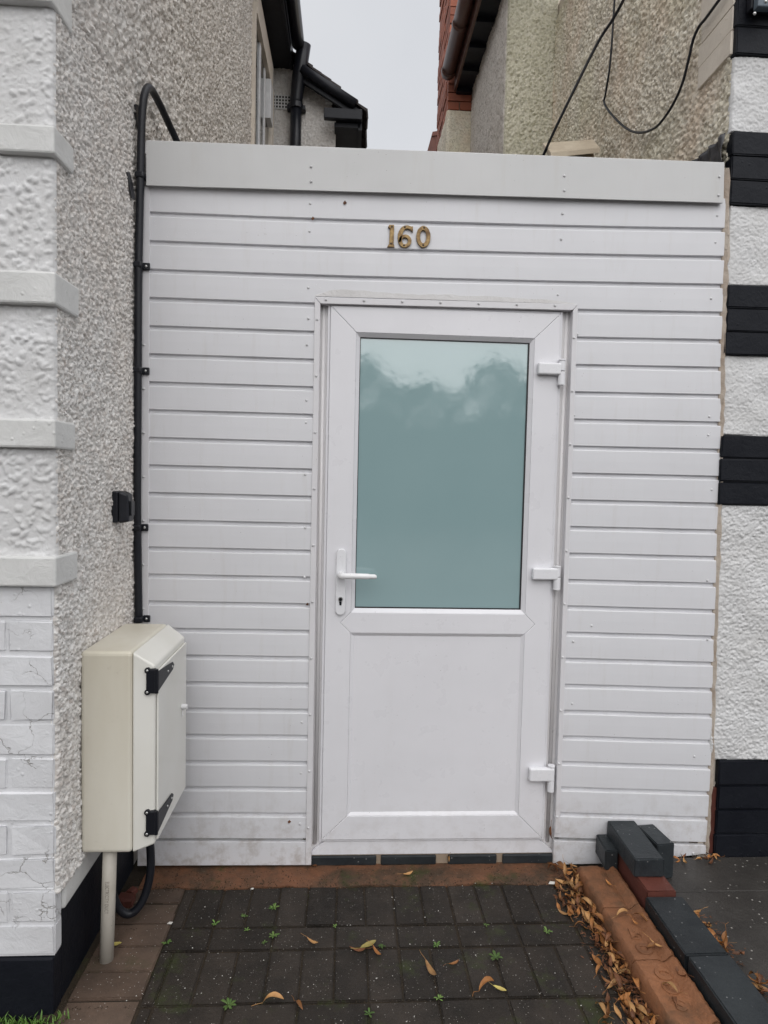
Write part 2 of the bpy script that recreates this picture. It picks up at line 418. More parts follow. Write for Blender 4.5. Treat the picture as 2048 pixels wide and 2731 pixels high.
def link(name, me, mat, parent=None, bevel=0.0, segs=2):
    o = bpy.data.objects.new(name, me)
    if mat is not None and not me.materials:
        me.materials.append(M[mat] if isinstance(mat, str) else mat)
    col.objects.link(o)
    if parent is not None:
        o.parent = parent
        o.matrix_parent_inverse = parent.matrix_basis.inverted()
    if bevel:
        b = o.modifiers.new('bevel', 'BEVEL'); b.width = bevel; b.segments = segs; b.limit_method = 'ANGLE'; b.angle_limit = math.radians(35)
        b.harden_normals = False
    return o
def thing(name, label, cat, loc=(0, 0, 0), group=None):
    o = bpy.data.objects.new(name, None); o.empty_display_size = 0.1
    col.objects.link(o); o.location = loc
    return tag(o, label, cat, group)
def tag(o, label=None, cat=None, group=None, kind=None):
    if label: o['label'] = label
    if cat: o['category'] = cat
    if group: o['group'] = group
    if kind: o['kind'] = kind
    return o
def struct(o):
    o['kind'] = 'structure'; return o
def smooth_path(pts, n=8):
    pts = [Vector(p) for p in pts]; out = []
    for i in range(len(pts) - 1):
        p0 = pts[max(0, i - 1)]; p1 = pts[i]; p2 = pts[i + 1]; p3 = pts[min(len(pts) - 1, i + 2)]
        for k in range(n):
            s = k / n
            out.append(0.5 * ((2 * p1) + (p2 - p0) * s + (2 * p0 - 5 * p1 + 4 * p2 - p3) * s * s + (3 * p1 - p0 - 3 * p2 + p3) * s ** 3))
    out.append(pts[-1]); return out

# heights of thrown stones / nodules on a regular grid
def stones(nu, nv, res, count, rmin, rmax, hscale, seed, wob=0.0, ):
    rng = np.random.default_rng(seed)
    H = np.zeros((nu, nv), np.float32)
    us = rng.uniform(0, nu, count); vsn = rng.uniform(0, nv, count)
    rs = rng.uniform(rmin, rmax, count) ; asp = rng.uniform(0.65, 1.5, count); an = rng.uniform(0, math.pi, count)
    hh = rng.uniform(0.55, 1.0, count) * hscale
    for u, w, r, a, th, h in zip(us, vsn, rs, asp, an, hh):
        k = int(r * 1.5 / res) + 1
        i0, i1, j0, j1 = max(0, int(u) - k), min(nu, int(u) + k + 2), max(0, int(w) - k), min(nv, int(w) + k + 2)
        if i1 <= i0 or j1 <= j0: continue
        I = (np.arange(i0, i1)[:, None] - u) * res; J = (np.arange(j0, j1)[None, :] - w) * res
        c, s = math.cos(th), math.sin(th)
        d = ((I * c + J * s) / (r * a)) ** 2 + ((-I * s + J * c) / (r / a)) ** 2
        z = np.sqrt(np.clip(1 - d, 0, 1)) * r * h
        H[i0:i1, j0:j1] = np.maximum(H[i0:i1, j0:j1], z)
    if wob:
        gu, gv = max(2, int(nu * res / 0.09) + 2), max(2, int(nv * res / 0.09) + 2)
        g = rng.normal(0, wob, (gu, gv))
        x = np.linspace(0, gu - 1.001, nu); y = np.linspace(0, gv - 1.001, nv)
        xi = x.astype(int); yi = y.astype(int); fx = (x - xi)[:, None]; fy = (y - yi)[None, :]
        fx = fx * fx * (3 - 2 * fx); fy = fy * fy * (3 - 2 * fy)
        H += (g[xi][:, yi] * (1 - fx) * (1 - fy) + g[xi + 1][:, yi] * fx * (1 - fy) + g[xi][:, yi + 1] * (1 - fx) * fy + g[xi + 1][:, yi + 1] * fx * fy).astype(np.float32)
    return H
def sheet(name, O, U, V, N, H, mat, parent, keep=None):
    # a rough surface: grid from O along U and V, raised by H along N, its rim folded back into the wall
    nu, nv = H.shape
    O, U, V, N = (np.array(a, float) for a in (O, U, V, N))
    a = np.arange(nu)[:, None, None] / (nu - 1); b = np.arange(nv)[None, :, None] / (nv - 1)
    H = H.copy(); H[0, :] = -0.012; H[-1, :] = -0.012; H[:, 0] = -0.012; H[:, -1] = -0.012
    P = O + U * a + V * b + N * H[:, :, None]
    idx = np.arange(nu * nv).reshape(nu, nv)
    q = np.stack([idx[:-1, :-1], idx[1:, :-1], idx[1:, 1:], idx[:-1, 1:]], -1)
    if keep is not None:
        q = q[keep[:-1, :-1]]
    q = q.reshape(-1, 4)
    if np.dot(np.cross(U, V), N) < 0: q = q[:, ::-1]
    me = bpy.data.meshes.new(name)
    me.vertices.add(nu * nv); me.vertices.foreach_set('co', P.astype(np.float32).ravel())
    me.loops.add(q.size); me.loops.foreach_set('vertex_index', q.astype(np.int32).ravel())
    me.polygons.add(len(q)); me.polygons.foreach_set('loop_start', (np.arange(len(q)) * 4).astype(np.int32))
    me.update(calc_edges=True); me.validate(); me.shade_smooth()
    return link(name, me, mat, parent)

# ================================================================== THE SETTING: ground
XL, XR = -0.787, 1.414
ground = struct(MB().add([(-60, -60, -0.045), (60, -60, -0.045), (60, 60, -0.045), (-60, 60, -0.045)], [(0, 1, 2, 3)]).build('ground', 'yard'))
PX0, PS = -0.015, 0.1017
rowY = [(-0.112, -0.322, 's', 0), (-0.322, -0.427, 'l', 0), (-0.427, -0.637, 's', 0), (-0.637, -0.742, 'l', 1), (-0.742, -0.952, 's', 0), (-0.952, -1.057, 'l', 0), (-1.057, -1.267, 's', 0), (-1.267, -1.372, 'l', 1), (-1.372, -1.582, 's', 0)]
bed = struct(MB().box(XL - 0.05, 1.02, -1.6, 0.06, -0.05, -0.006).build('paving', 'soil'))
cache = {}
def paver(x0, x1, y0, y1, mat):
    g = 0.0026
    w, d = round(x1 - x0 - 2 * g, 3), round(y0 - y1 - 2 * g, 3)
    key = (w, d, mat)
    if key not in cache:
        me = bpy.data.meshes.new('paver'); bm = bmesh.new()
        bmesh.ops.create_cube(bm, size=1)
        for v in bm.verts: v.co = Vector((v.co.x * w, v.co.y * d, v.co.z * 0.05 - 0.025))
        top = [e for e in bm.edges if all(v.co.z > -0.001 for v in e.verts)]
        bmesh.ops.bevel(bm, geom=top, offset=0.0035, segments=2, affect='EDGES')
        bm.to_mesh(me); bm.free(); me.materials.append(M[mat]); cache[key] = me
    o = link('paver', cache[key], None, bed)
    o.location = ((x0 + x1) / 2, (y0 + y1) / 2, random.uniform(-0.003, 0.002))
    o.rotation_euler = (random.uniform(-.008, .008), random.uniform(-.008, .008), random.uniform(-.008, .008))
for (y0, y1, kind, off) in rowY:
    if kind == 's':
        paver(-0.565, PX0 - 5 * PS, y0, y1, 'paver')
        for n in range(-5, 9):
            paver(PX0 + n * PS, PX0 + (n + 1) * PS, y0, y1, 'paver')
    else:
        n = -5 + (1 if off == 0 else 0)
        if off == 0: paver(-0.565, PX0 - 4 * PS, y0, y1, 'paver')
        else: paver(-0.565, PX0 - 5 * PS, y0, y1, 'paver')
        while n < 9:
            paver(PX0 + n * PS, PX0 + min(9, n + 2) * PS, y0, y1, 'paver'); n += 2
y = -0.085
while y > -1.55:
    paver(-0.775, -0.565, y, y - 0.105, 'paver_brown'); y -= 0.105

M['path'] = clay('pale bounce floor', (0.34, 0.32, 0.29), (0.26, 0.245, 0.22), 0.8, False)
struct(MB().box(XL - 0.02, XR + 0.02, 0.11, 9.0, -0.04, 0.0).build('alley_bounce_floor', 'path'))  # unseen floor, added pale to bounce light onto the alley walls
# slab to the right of the kerb, in two pours with a joint
slab = MB().box(1.17, 3.2, -0.222, -0.012, -0.04, 0.036).build('concrete_slab', 'slab', None, 0.004)
struct(slab)
s2 = MB().box(1.17, 3.2, -2.0, -0.228, -0.04, 0.038).build('slab_section', 'slab', slab, 0.004)

# ================================================================== LEFT HOUSE
lh = thing('left_house', 'white painted house with rough pebbledash side wall, left of the gate', 'house', (XL - 0.4, -0.6, 0))
EAVE = 5.30
YC = -0.648                                    # front face
core = MB().box(-5.0, XL - 0.011, YC + 0.014, 3.86, 0.0, EAVE).build('wall', 'masonry', lh)
# side wall near the gate, then behind and above it
res = 0.0032
LY, LZ0, LZ1 = 0.0, 0.335, 2.78
nu, nv = int((0.06 - (YC + 0.002)) / res), int((LZ1 - LZ0) / res)
H = stones(nu, nv, res, 30000, 0.0034, 0.0068, 1.6, 1, 0.0015)
e = np.clip(1 - np.arange(nu) * res / 0.010, 0, 1)[:, None]
H = H * (1 - 0.3 * e) - 0.006 * e ** 2
b = np.clip(1 - np.arange(nv) * res / 0.03, 0, 1)[None, :]
H = H + 0.006 * b
sheet('pebbledash', (XL, YC + 0.002, LZ0), (0, 0.06 - (YC + 0.002), 0), (0, 0, LZ1 - LZ0), (1, 0, 0), H, 'dash_left', lh)
res = 0.0065
WY0, WY1 = 2.62, 3.66                           # window opening in the side wall
U0, U1, Z0, Z1 = YC + 0.002, 3.80, 2.775, EAVE
nu, nv = int((U1 - U0) / res), int((Z1 - Z0) / res)
H = stones(nu, nv, res, 52000, 0.0058, 0.0090, 1.7, 2, 0.001)
yy = U0 + np.arange(nu) * (U1 - U0) / (nu - 1); zz = Z0 + np.arange(nv) * (Z1 - Z0) / (nv - 1)
ZW0, ZW1 = 3.4, 5.02
keep = ~((yy[:, None] > WY0) & (yy[:, None] < WY1) & (zz[None, :] > ZW0) & (zz[None, :] < ZW1))
e = np.clip(1 - np.arange(nu) * res / 0.02, 0, 1)[:, None]
H = H * (1 - 0.5 * e) - 0.012 * e ** 2
sheet('pebbledash', (XL, U0, Z0), (0, U1 - U0, 0), (0, 0, Z1 - Z0), (1, 0, 0), H, 'dash_left', lh, keep)
# window with its reveal
win = MB().box(XL - 0.010, XL + 0.030, WY0 - 0.01, WY0 + 0.05, ZW0, ZW1).build('window', 'cream_smooth', lh)
MB().box(XL - 0.0095, XL + 0.038, WY0 + 0.05, WY1, ZW1 - 0.05, ZW1 + 0.16).build('lintel', 'cream_smooth', win, 0.004)
MB().box(XL - 0.0095, XL + 0.036, WY1 - 0.02, WY1 + 0.10, ZW0, ZW1).build('reveal', 'cream_smooth', win, 0.004)
for i in range(3):
    MB().box(XL - 0.0092, XL + 0.018 - 0.004 * i, WY0 + 0.05 + 0.32 * i, WY0 + 0.11 + 0.32 * i, ZW0, ZW1 - 0.05).build('frame', 'white_frame', win, 0.004)
MB().box(XL - 0.0094, XL + 0.002, WY0 + 0.11, WY1 - 0.02, ZW0, ZW1 - 0.05).build('pane', 'darkglass', win)
vsh = MB().box(XL + 0.0025, XL + 0.05, WY1 - 0.26, WY1 - 0.10, ZW1 - 0.42, ZW1 - 0.09).build('vent_sash', 'white_frame', win, 0.004)
# front corner: rough panels between smooth bands, painted bricks, plinth
res = 0.0035
FX0 = -1.90
def front_z(v): return VY(60, v, YC).z
Zb = front_z(1262)
nu, nv = int((XL - FX0) / res), int((3.5 - Zb) / res)
H = stones(nu, nv, res, 7400, 0.0040, 0.0105, 0.75, 3, 0.0022)
H2 = stones(nu, nv, res, 7000, 0.003, 0.005, 0.6, 4, 0.0)
H = np.maximum(H, H2)
e = np.clip(1 - (np.arange(nu)[::-1]) * res / 0.016, 0, 1)[:, None]
H = H - 0.008 * e ** 2
sheet('rough_panel', (FX0, YC, Zb), (XL + 0.006 - FX0, 0, 0), (0, 0, 3.5 - Zb), (0, -1, 0), H, 'rough_white', lh)
for (va, vb) in ((-80, 14), (277, 338), (590, 660), (906, 968), (1200, 1265)):
    za, zb = front_z(va), front_z(vb)
    q = MB(); xe = XL + random.uniform(0.012, 0.018)
    q.box(-3.0, xe, YC - 0.024, YC + 0.11 + random.uniform(-0.02, 0.02), zb, za)
    o = q.build('quoin_band', 'smooth_white', lh, 0.006)
zt = front_z(1262); zc = front_z(2066); ncourse = 11; ph = (zt - zc) / ncourse
MB().box(FX0, XL - 0.006, YC + 0.0025, YC + 0.03, zc, zt).build('mortar_backing', 'masonry', lh)
brick_cache = {}
def wobble_brick(w, d, h, seed, amp=0.0025, name='brick', bev=0.004):
    rnd = random.Random(seed)
    bm = bmesh.new(); bmesh.ops.create_cube(bm, size=1)
    for v in bm.verts: v.co = Vector((v.co.x * w, v.co.y * d, v.co.z * h))
    bmesh.ops.bevel(bm, geom=list(bm.edges), offset=bev, segments=2, affect='EDGES')
    for v in bm.verts:
        v.co += Vector((rnd.uniform(-amp, amp), rnd.uniform(-amp, amp), rnd.uniform(-amp, amp)))
    me = bpy.data.meshes.new(name); bm.to_mesh(me); bm.free(); return me
for i in range(ncourse):
    z0 = zt - (i + 1) * ph; xr = XL - 0.003
    ends = [xr, xr - (0.125 if i % 2 else 0.24)]
    while ends[-1] > FX0: ends.append(ends[-1] - 0.24)
    for a, bb in zip(ends[:-1], ends[1:]):
        w = a - bb - 0.008
        o = link('brick', wobble_brick(w, 0.045, ph - 0.0095, i * 10 + len(ends)), 'masonry', lh)
        o.location = Vector((a - w / 2, YC + 0.020 + random.uniform(-0.0015, 0.0015), z0 + ph / 2)) - lh.location
        o.matrix_parent_inverse = Matrix()
pl = MB().box(-3.0, XL - 0.007, YC - 0.004, YC + 0.05, -0.02, zc - 0.004).build('plinth', 'black_paint', lh, 0.006)
MB().box(XL - 0.02, XL - 0.0085, YC + 0.051, 0.03, -0.02, 0.262).build('plinth', 'black_paint', lh, 0.004)
rim = MB().box(XL - 0.015, XL + 0.004, YC + 0.046, 0.03, 0.264, 0.345).build('render_stop', 'smooth_white', lh, 0.008)
MB().box(XL - 0.02, XL - 0.004, YC + 0.004, YC + 0.045, zc - 0.003, 0.35).build('render_corner', 'masonry', lh, 0.006)
# eaves along the side wall
ev = MB().prism([(XL - 0.02, 1.2, EAVE), (XL + 0.17, 1.2, EAVE), (XL + 0.17, 3.90, EAVE), (XL - 0.02, 3.90, EAVE)], (0, 0, 0.03)).build('eaves', 'timber_dark', lh)
MB().box(XL + 0.171, XL + 0.195, 1.2, 3.85, EAVE - 0.02, EAVE + 0.16).build('fascia', 'timber_dark', ev, 0.003)
g = MB()
prof = [(XL + 0.255 + 0.058 * math.cos(a), EAVE + 0.10 + 0.062 * math.sin(a)) for a in np.linspace(math.pi, 2 * math.pi, 9)]
pts = [(x, 1.2, z) for x, z in prof] + [(x, 3.66, z) for x, z in prof]
g.add(pts, [(i, i + 1, 9 + i + 1, 9 + i) for i in range(8)] + [tuple(range(9, 18))])
go = g.build('gutter', 'blackplastic', ev, smooth=True)
so = go.modifiers.new('s', 'SOLIDIFY'); so.thickness = 0.004
MB().hexa([(XL - 0.6, 1.2, EAVE + 0.5), (XL + 0.24, 1.2, EAVE + 0.17), (XL + 0.24, 3.8, EAVE + 0.17), (XL - 0.6, 3.8, EAVE + 0.5), (XL - 0.6, 1.2, EAVE + 0.54), (XL + 0.24, 1.2, EAVE + 0.20), (XL + 0.24, 3.8, EAVE + 0.20), (XL - 0.6, 3.8, EAVE + 0.54)]).build('roof', 'tile_dark', ev)

# rear wing of the left house
YW = 3.87
XW = VY(725, 300, YW).x
rw = thing('rear_wing', 'pale rear wing with black sloping roof edge behind the gate, left of the sky', 'house', (-0.5, 4.4, 0))
wz = VY(720, 243, YW).z
zl = 5.42
MB().prism([(XL - 0.02, YW + 0.012, 0), (XW - 0.012, YW + 0.012, 0), (XW - 0.012, YW + 0.012, wz), (XW - 0.45, YW + 0.012, zl), (XL - 0.02, YW + 0.012, zl)], (0, 3.5, 0)).build('wall', 'dash_white', rw)
res = 0.008
nu, nv = int((XW - XL) / res), int((zl - 3.0) / res)
H = stones(nu, nv, res, 5600, 0.006, 0.0105, 1.2, 5, 0.003)
xx = np.arange(nu)[:, None] / (nu - 1) * (XW - XL); zz2 = 3.0 + np.arange(nv)[None, :] / (nv - 1) * (zl - 3.0)
keep = xx < (XW - XL) - np.clip(zz2 - wz, 0, None) / (zl - wz) * 0.45
sheet('render', (XL, YW, 3.0), (XW - XL, 0, 0), (0, 0, zl - 3.0), (0, -1, 0), H, 'dash_white', rw, keep)
# air brick; the shade in its holes is painted as dark solid blocks
A0, A1 = VY(589, 205, YW - 0.012), VY(634, 238, YW - 0.012)
ab = MB()
ab.box(A0.x, A1.x, YW - 0.020, YW + 0.012, A1.z, A0.z)
abo = ab.build('air_brick', 'smooth_white', rw)
hole = MB().box(-0.008, 0.008, -0.0225, 0.002, -0.0085, 0.0085).mesh('hole')
hole.materials.append(M['hole_shade'])
for i in range(7):
    for j in range(4):
        o = link('hole', hole, None, abo)
        o.matrix_parent_inverse = Matrix()
        o.location = (A0.x + 0.014 + i * (A1.x - A0.x - 0.028) / 6, YW, A1.z + 0.02 + j * (A0.z - A1.z - 0.04) / 3)
# roof: verge, eaves and tiles
RA, RB = VY(640, 122, YW - 0.16), VY(785, 237, YW - 0.16)
sl = (RB - RA)
barge = MB().prism([RA + Vector((0, 0, -0.02)), RB + Vector((-0.02, 0, -0.01)), RB + Vector((-0.06, 0, -0.075)), RA + Vector((0, 0, -0.19))], (0, 0.03, 0)).build('barge_board', 'timber_dark', rw, 0.006)
P0, P1 = VY(652, 150, YW - 0.18), VY(768, 226, YW - 0.18)
MB().tube([P0, P0.lerp(P1, .5), P1], 0.045, 12).build('verge_roll', 'timber_dark', barge, smooth=True)
MB().prism([RA + Vector((0, 0.03, -0.03)), RB + Vector((0.0, 0.03, -0.03)), RB + Vector((0.0, 0.03, 0.0)), RA + Vector((0, 0.03, 0.0))], (0, 3.2, 0)).build('roof', 'tile_dark', rw)
ez = RB.z
E1 = VY(700, 216, YW - 0.19)
MB().box(E1.x, RB.x - 0.01, YW - 0.19, YW - 0.135, ez - 0.105, ez - 0.012).build('box_end', 'timber_dark', rw, 0.006)
MB().box(XW - 0.01, RB.x - 0.03, YW - 0.13, YW + 3.2, ez - 0.15, ez - 0.11).build('soffit', 'timber_dark', rw)
MB().box(RB.x - 0.045, RB.x - 0.01, YW - 0.13, YW + 3.2, ez - 0.17, ez - 0.034).build('fascia', 'timber_dark', rw)
tl = MB().hexa([(-0.10, -0.095, -0.004), (0.035, -0.095, -0.016), (0.035, 0.095, -0.016), (-0.10, 0.095, -0.004), (-0.10, -0.095, 0.008), (0.035, -0.095, 0.008), (0.035, 0.095, 0.008), (-0.10, 0.095, 0.008)]).mesh('tile')
tl.materials.append(M['tile_dark'])
ang = math.atan2(RA.z - RB.z, RB.x - RA.x)
for i in range(8):
    for j in range(9):
        o = link('tile', tl, None, rw); o.matrix_parent_inverse = Matrix.Translation(-rw.location)
        p = RB.lerp(RA, i / 7.5)
        o.location = (p.x, YW - 0.09 + j * 0.172, p.z + 0.014); o.rotation_euler = (random.uniform(-.03, .03) + (0.08 if i == 0 else 0), ang - 0.10, random.uniform(-.03, .03)); o.location.x += random.uniform(-.006, .006) + (0.012 if i == 0 else 0)
MB().box(*sorted((VY(707, 0, YW).x, VY(722, 0, YW).x)), YW - 0.05, YW, VY(707, 228, YW).z, VY(707, 205, YW).z).build('wall_block', 'smooth_white', rw, 0.004)
# downpipe with its leaning top
dp = thing('downpipe', 'black rainwater downpipe with leaning open top against the rear wing wall', 'pipe', (-0.55, YW - 0.08, 3))
yp = YW - 0.085
c0, c1, c2, c3 = VY(638, 320, yp), VY(640, 215, yp), VY(646, 165, yp - 0.05), VY(657, 95, yp - 0.1)
r0 = 0.052
MB().tube([(c0.x, yp, 3.0), c0, c1], r0, 16).build('pipe', 'blackplastic', dp, smooth=True)
MB().tube([c1 + Vector((0, 0, -0.06)), c1, c2, c3], [r0 * 1.12, r0 * 1.12, r0 * 1.25, r0 * 1.2], 16).build('offset_bend', 'blackplastic', dp, smooth=True)
MB().tube([c1 + Vector((0, 0, -0.09)), c1 + Vector((0, 0, -0.04))], r0 * 1.25, 16).build('socket', 'blackplastic', dp, 0.003)
MB().box(c1.x - 0.085, c1.x + 0.085, yp + 0.0, yp + 0.07, c1.z - 0.085, c1.z - 0.045).build('bracket', 'blackplastic', dp, 0.004)

# ================================================================== RIGHT HOUSE
rh = thing('right_house', 'house with black and white banded front corner and cream pebbledash side, right of the gate', 'house', (2.2, 0.5, 0))
YF = 0.004
MB().box(XR + 0.012, 6.0, YF + 0.012, 2.5, 0.0, 4.9).build('wall', 'cream_smooth', rh)
MB().box(XR + 0.02, 6.0, 2.501, 5.5, 0.0, 4.9).build('wall', 'cream_smooth', rh)
# side wall above and behind the gate
res = 0.005
YB1 = VX(1195, 250, XR).y
nu, nv = int((YB1 - 0.01) / res), int((4.8 - 2.3) / res)
H = stones(nu, nv, res, 44000, 0.0050, 0.0098, 1.6, 11, 0.003)
e = np.clip(1 - np.arange(nu) * res / 0.02, 0, 1)[:, None]
H = H * (1 - 0.5 * e) - 0.008 * e ** 2
sheet('pebbledash', (XR, YF + 0.006, 2.3), (0, YB1 + 0.02 - YF, 0), (0, 0, 2.5), (-1, 0, 0), H, 'dash_cream', rh)
# chimney breast: face towards the gate and side along the alley
XB = VY(1090, 250, YB1).x
res = 0.006
MB().box(XB + 0.012, XR + 0.05, YB1 + 0.012, 5.4, 0, 5.6).build('chimney_breast', 'cream_smooth', rh)
nu, nv = int((XR - XB) / res), int(2.4 / res)
H = stones(nu, nv, res, 12500, 0.006, 0.0100, 1.9, 12, 0.002)
sheet('pebbledash', (XB, YB1, 2.5), (XR + 0.01 - XB, 0, 0), (0, 0, 2.6), (0, -1, 0), H, 'dash_green', rh)
YB2 = VX(1019, 240, XB).y
zs = VX(1021, 195, XB).z                        # soffit height
res = 0.009
nu, nv = int((YB2 - YB1) / res), int((zs + 0.2 - 2.7) / res)
H = stones(nu, nv, res, 22000, 0.007, 0.011, 0.8, 13, 0.003)
sheet('pebbledash', (XB, YB1 + 0.004, 2.7), (0, YB2 - YB1, 0), (0, 0, zs + 0.2 - 2.7), (-1, 0, 0), H, 'dash_grey', rh)
# return wall, brick above render
XD = VY(967, 260, YB2).x
zbr = VY(972, 237, YB2).z
YE = VX(947, 250, XD).y
MB().box(XD + 0.012, XB + 0.2, YB2 + 0.012, YE - 0.02, 0, 8.6).build('rear_wall', 'mortar', rh)
nu, nv = int((XB - XD) / res), int((zbr - 2.7) / res)
H = stones(nu, nv, res, 6000, 0.007, 0.011, 0.8, 14, 0.003)
sheet('pebbledash', (XD, YB2, 2.7), (XB + 0.01 - XD, 0, 0), (0, 0, zbr - 2.7), (0, -1, 0), H, 'dash_cream', rh)
nu, nv = int((YE - YB2) / res), int((zbr - 2.7) / res)
H = stones(nu, nv, res, 22000, 0.007, 0.011, 0.8, 15, 0.003)
sheet('pebbledash', (XD, YB2, 2.7), (0, YE - YB2, 0), (0, 0, zbr - 2.7), (-1, 0, 0), H, 'dash_cream', rh)
bmesh_front = {}
z = zbr + 0.004; c = 0
hb = MB().box(-0.5, 0.5, -0.5, 0.5, -0.5, 0.5).mesh('brick'); hb.materials.append(M['house_brick'])
def hbrick(x, y, z, sx, sy, sz):
    o = link('brick', hb, None, rh); o.matrix_parent_inverse = Matrix.Translation(-rh.location)
    o.location = (x, y, z); o.scale = (sx, sy, sz)
while z < zbr + 2.0:
    x = XD + (0.0 if c % 2 else -0.0)
    first = 0.215 if c % 2 else 0.1025
    x = XD - 0.002; w = first
    while x < XB + 0.05:
        hbrick(x + w / 2, YB2 + 0.045 + random.uniform(-.004, .004), z + 0.0325, w, 0.1, 0.065); x += w + 0.01; w = 0.215
    yb = YB2 + 0.105 if c % 2 else YB2 + 0.22; 
    yb = YB2 + (0.105 if c % 2 else 0.1)
    while yb < YE - 0.1:
        hbrick(XD + 0.045 + random.uniform(-.006, .006), yb + 0.11, z + 0.0325, 0.1, 0.213, 0.065); yb += 0.225
    z += 0.0755; c += 1
# eaves, gutter
ev2 = MB().box(XB - 0.15, XB + 0.1, YB1 - 0.6, YB2 - 0.02, zs, zs + 0.02).build('eaves', 'timber_dark', rh)
MB().box(XB - 0.172, XB - 0.151, YB1 - 0.6, YB2 - 0.02, zs - 0.02, zs + 0.12).build('fascia', 'gutter_brown', ev2)
for i in range(6):
    yy0 = YB1 + 0.1 + i * 0.3
    MB().box(XB - 0.149, XB - 0.012, yy0, yy0 + 0.05, zs - 0.04, zs - 0.001).build('rafter', 'timber_dark', ev2)
def gutter(y0, y1, r, name):
    g = MB(); pf = [(XB - 0.236 + r * math.cos(a), zs + 0.115 + r * math.sin(a)) for a in np.linspace(math.pi, 2 * math.pi, 13)]
    n = len(pf)
    g.add([(x, y0, z) for x, z in pf] + [(x, y1, z) for x, z in pf], [(i, i + 1, n + i + 1, n + i) for i in range(n - 1)])
    o = g.build(name, 'gutter_brown', ev2, smooth=True); s = o.modifiers.new('s', 'SOLIDIFY'); s.thickness = 0.004
gutter(YB1 - 0.6, YB2 - 0.05, 0.062, 'gutter')
for yq in (YB2 - 0.14, YB1 + 0.62):
    gutter(yq, yq + 0.06, 0.068, 'gutter_joint')
MB().add([(XB - 0.236 + 0.062 * math.cos(a), YB2 - 0.05, zs + 0.115 + 0.062 * math.sin(a)) for a in np.linspace(math.pi, 2 * math.pi, 13)], [tuple(range(13))]).build('gutter_stop', 'gutter_brown', ev2)
MB().hexa([(XB - 0.2, YB1 - 0.6, zs + 0.13), (XB + 1, YB1 - 0.6, zs + 0.8), (XB + 1, YB2 - 0.02, zs + 0.8), (XB - 0.2, YB2 - 0.02, zs + 0.13), (XB - 0.2, YB1 - 0.6, zs + 0.16), (XB + 1, YB1 - 0.6, zs + 0.83), (XB + 1, YB2 - 0.02, zs + 0.83), (XB - 0.2, YB2 - 0.02, zs + 0.16)]).build('roof', 'tile_red', ev2)
# smooth quoin blocks on the side corner
zq = VX(1587, 118, XR).z
for i in range(8):
    MB().box(XR - 0.016 - random.uniform(0, 0.003), XR + 0.01, YF + 0.008, 0.245 + random.uniform(-0.012, 0.012), zq + i * 0.0885, zq + (i + 1) * 0.0885 - 0.003).build('quoin_block', 'cream_smooth', rh, 0.003)
# front corner: black brick quoins and white rough panels, each edge as it runs
redge0 = 1.453
bands = [('b', -60, 122, 1589), ('w', 122, 286, 1583), ('b', 286, 445, 1578), ('w', 445, 617, 1573), ('b', 617, 769, 1566), ('w', 769, 941, 1560), ('b', 941, 1092, 1552), ('w', 1092, 1642, 1544), ('b', 1642, 1850, 1546)]
MB().box(XR + 0.11, 6.0, YF + 0.004, YF + 0.013, 0, 4.2).build('front_wall', 'rough_white', rh)
for kind, va, vb, xe in bands:
    za, zb = VY(1620, va, 0).z, VY(1620, vb, 0).z
    x0 = VY(xe, (va + vb) / 2, 0).x
    if kind == 'w':
        res = 0.0032; nu, nv = int((2.0 - x0) / res), int((za - zb) / res)
        big = va > 1000
        H = stones(nu, nv, res, int((2.0 - x0) * (za - zb) * (30000 if big else 21000)), 0.003, 0.0075 if big else 0.006, 0.95 if big else 0.6, va, 0.0025)
        sheet('rough_panel', (x0, YF, zb), (2.0 - x0, 0, 0), (0, 0, za - zb), (0, -1, 0), H, 'rough_white', rh)
        MB().box(x0 + 0.004, XR + 0.13, YF + 0.003, YF + 0.03, zb + 0.001, za - 0.001).build('panel_backing', 'rough_white', rh)
    else:
        n = max(1, round((za - zb) / 0.088)); hh = (za - zb) / n
        MB().box(x0 + 0.004, 2.0, YF - 0.006, YF + 0.03, zb + 0.001, za - 0.001).build('mortar_backing', 'black_paint', rh)
        for i in range(n):
            xs = [x0, x0 + (0.235 if i % 2 else 0.35)]
            while xs[-1] < 2.0: xs.append(xs[-1] + 0.235)
            for a, bb in zip(xs[:-1], xs[1:]):
                w = bb - a - 0.004
                o = link('brick', wobble_brick(w, 0.05, hh - 0.004, i * 7 + va, 0.0015), 'black_paint', rh)
                o.matrix_parent_inverse = Matrix.Translation(-rh.location)
                o.location = (a + w / 2 + random.uniform(-.002, .003), YF + 0.010 + random.uniform(-.001, .001), zb + (i + 0.5) * hh)
MB().box(2.24, 6.0, YF - 0.014, YF + 0.03, 0, VY(1620, 1642, 0).z).build('plinth', 'black_paint', rh, 0.004)
MB().box(redge0 - 0.002, 1.49, YF - 0.001, YF + 0.03, 0.04, 0.31).build('bare_brick', 'red_brick', rh, 0.003)
# far roof edge past the right house
fr = thing('far_roof', 'small red brown roof edge far behind the gate, at the right of the sky gap', 'roof', (0.9, 8, 0))
Yr = 8.6
pA, pB, pC, pD = VY(934, 286, Yr), VY(952, 283, Yr), VY(952, 345, Yr), VY(918, 345, Yr)
MB().prism([pA, pB, pC, pD], (0, 1.2, 0)).build('roof_slope', 'tile_red', fr)
MB().prism([pA + Vector((0, -.02, 0)), pB + Vector((0, -.02, 0)), pB + Vector((0, -.02, -0.07)), pA + Vector((-0.015, -.02, -0.07))], (0, 0.06, 0)).build('ridge', 'tile_red', fr)
MB().box(pC.x - 0.1, pC.x + 1.5, Yr + 1.3, Yr + 4, 0, pC.z).build('wall', 'cream_smooth', fr)

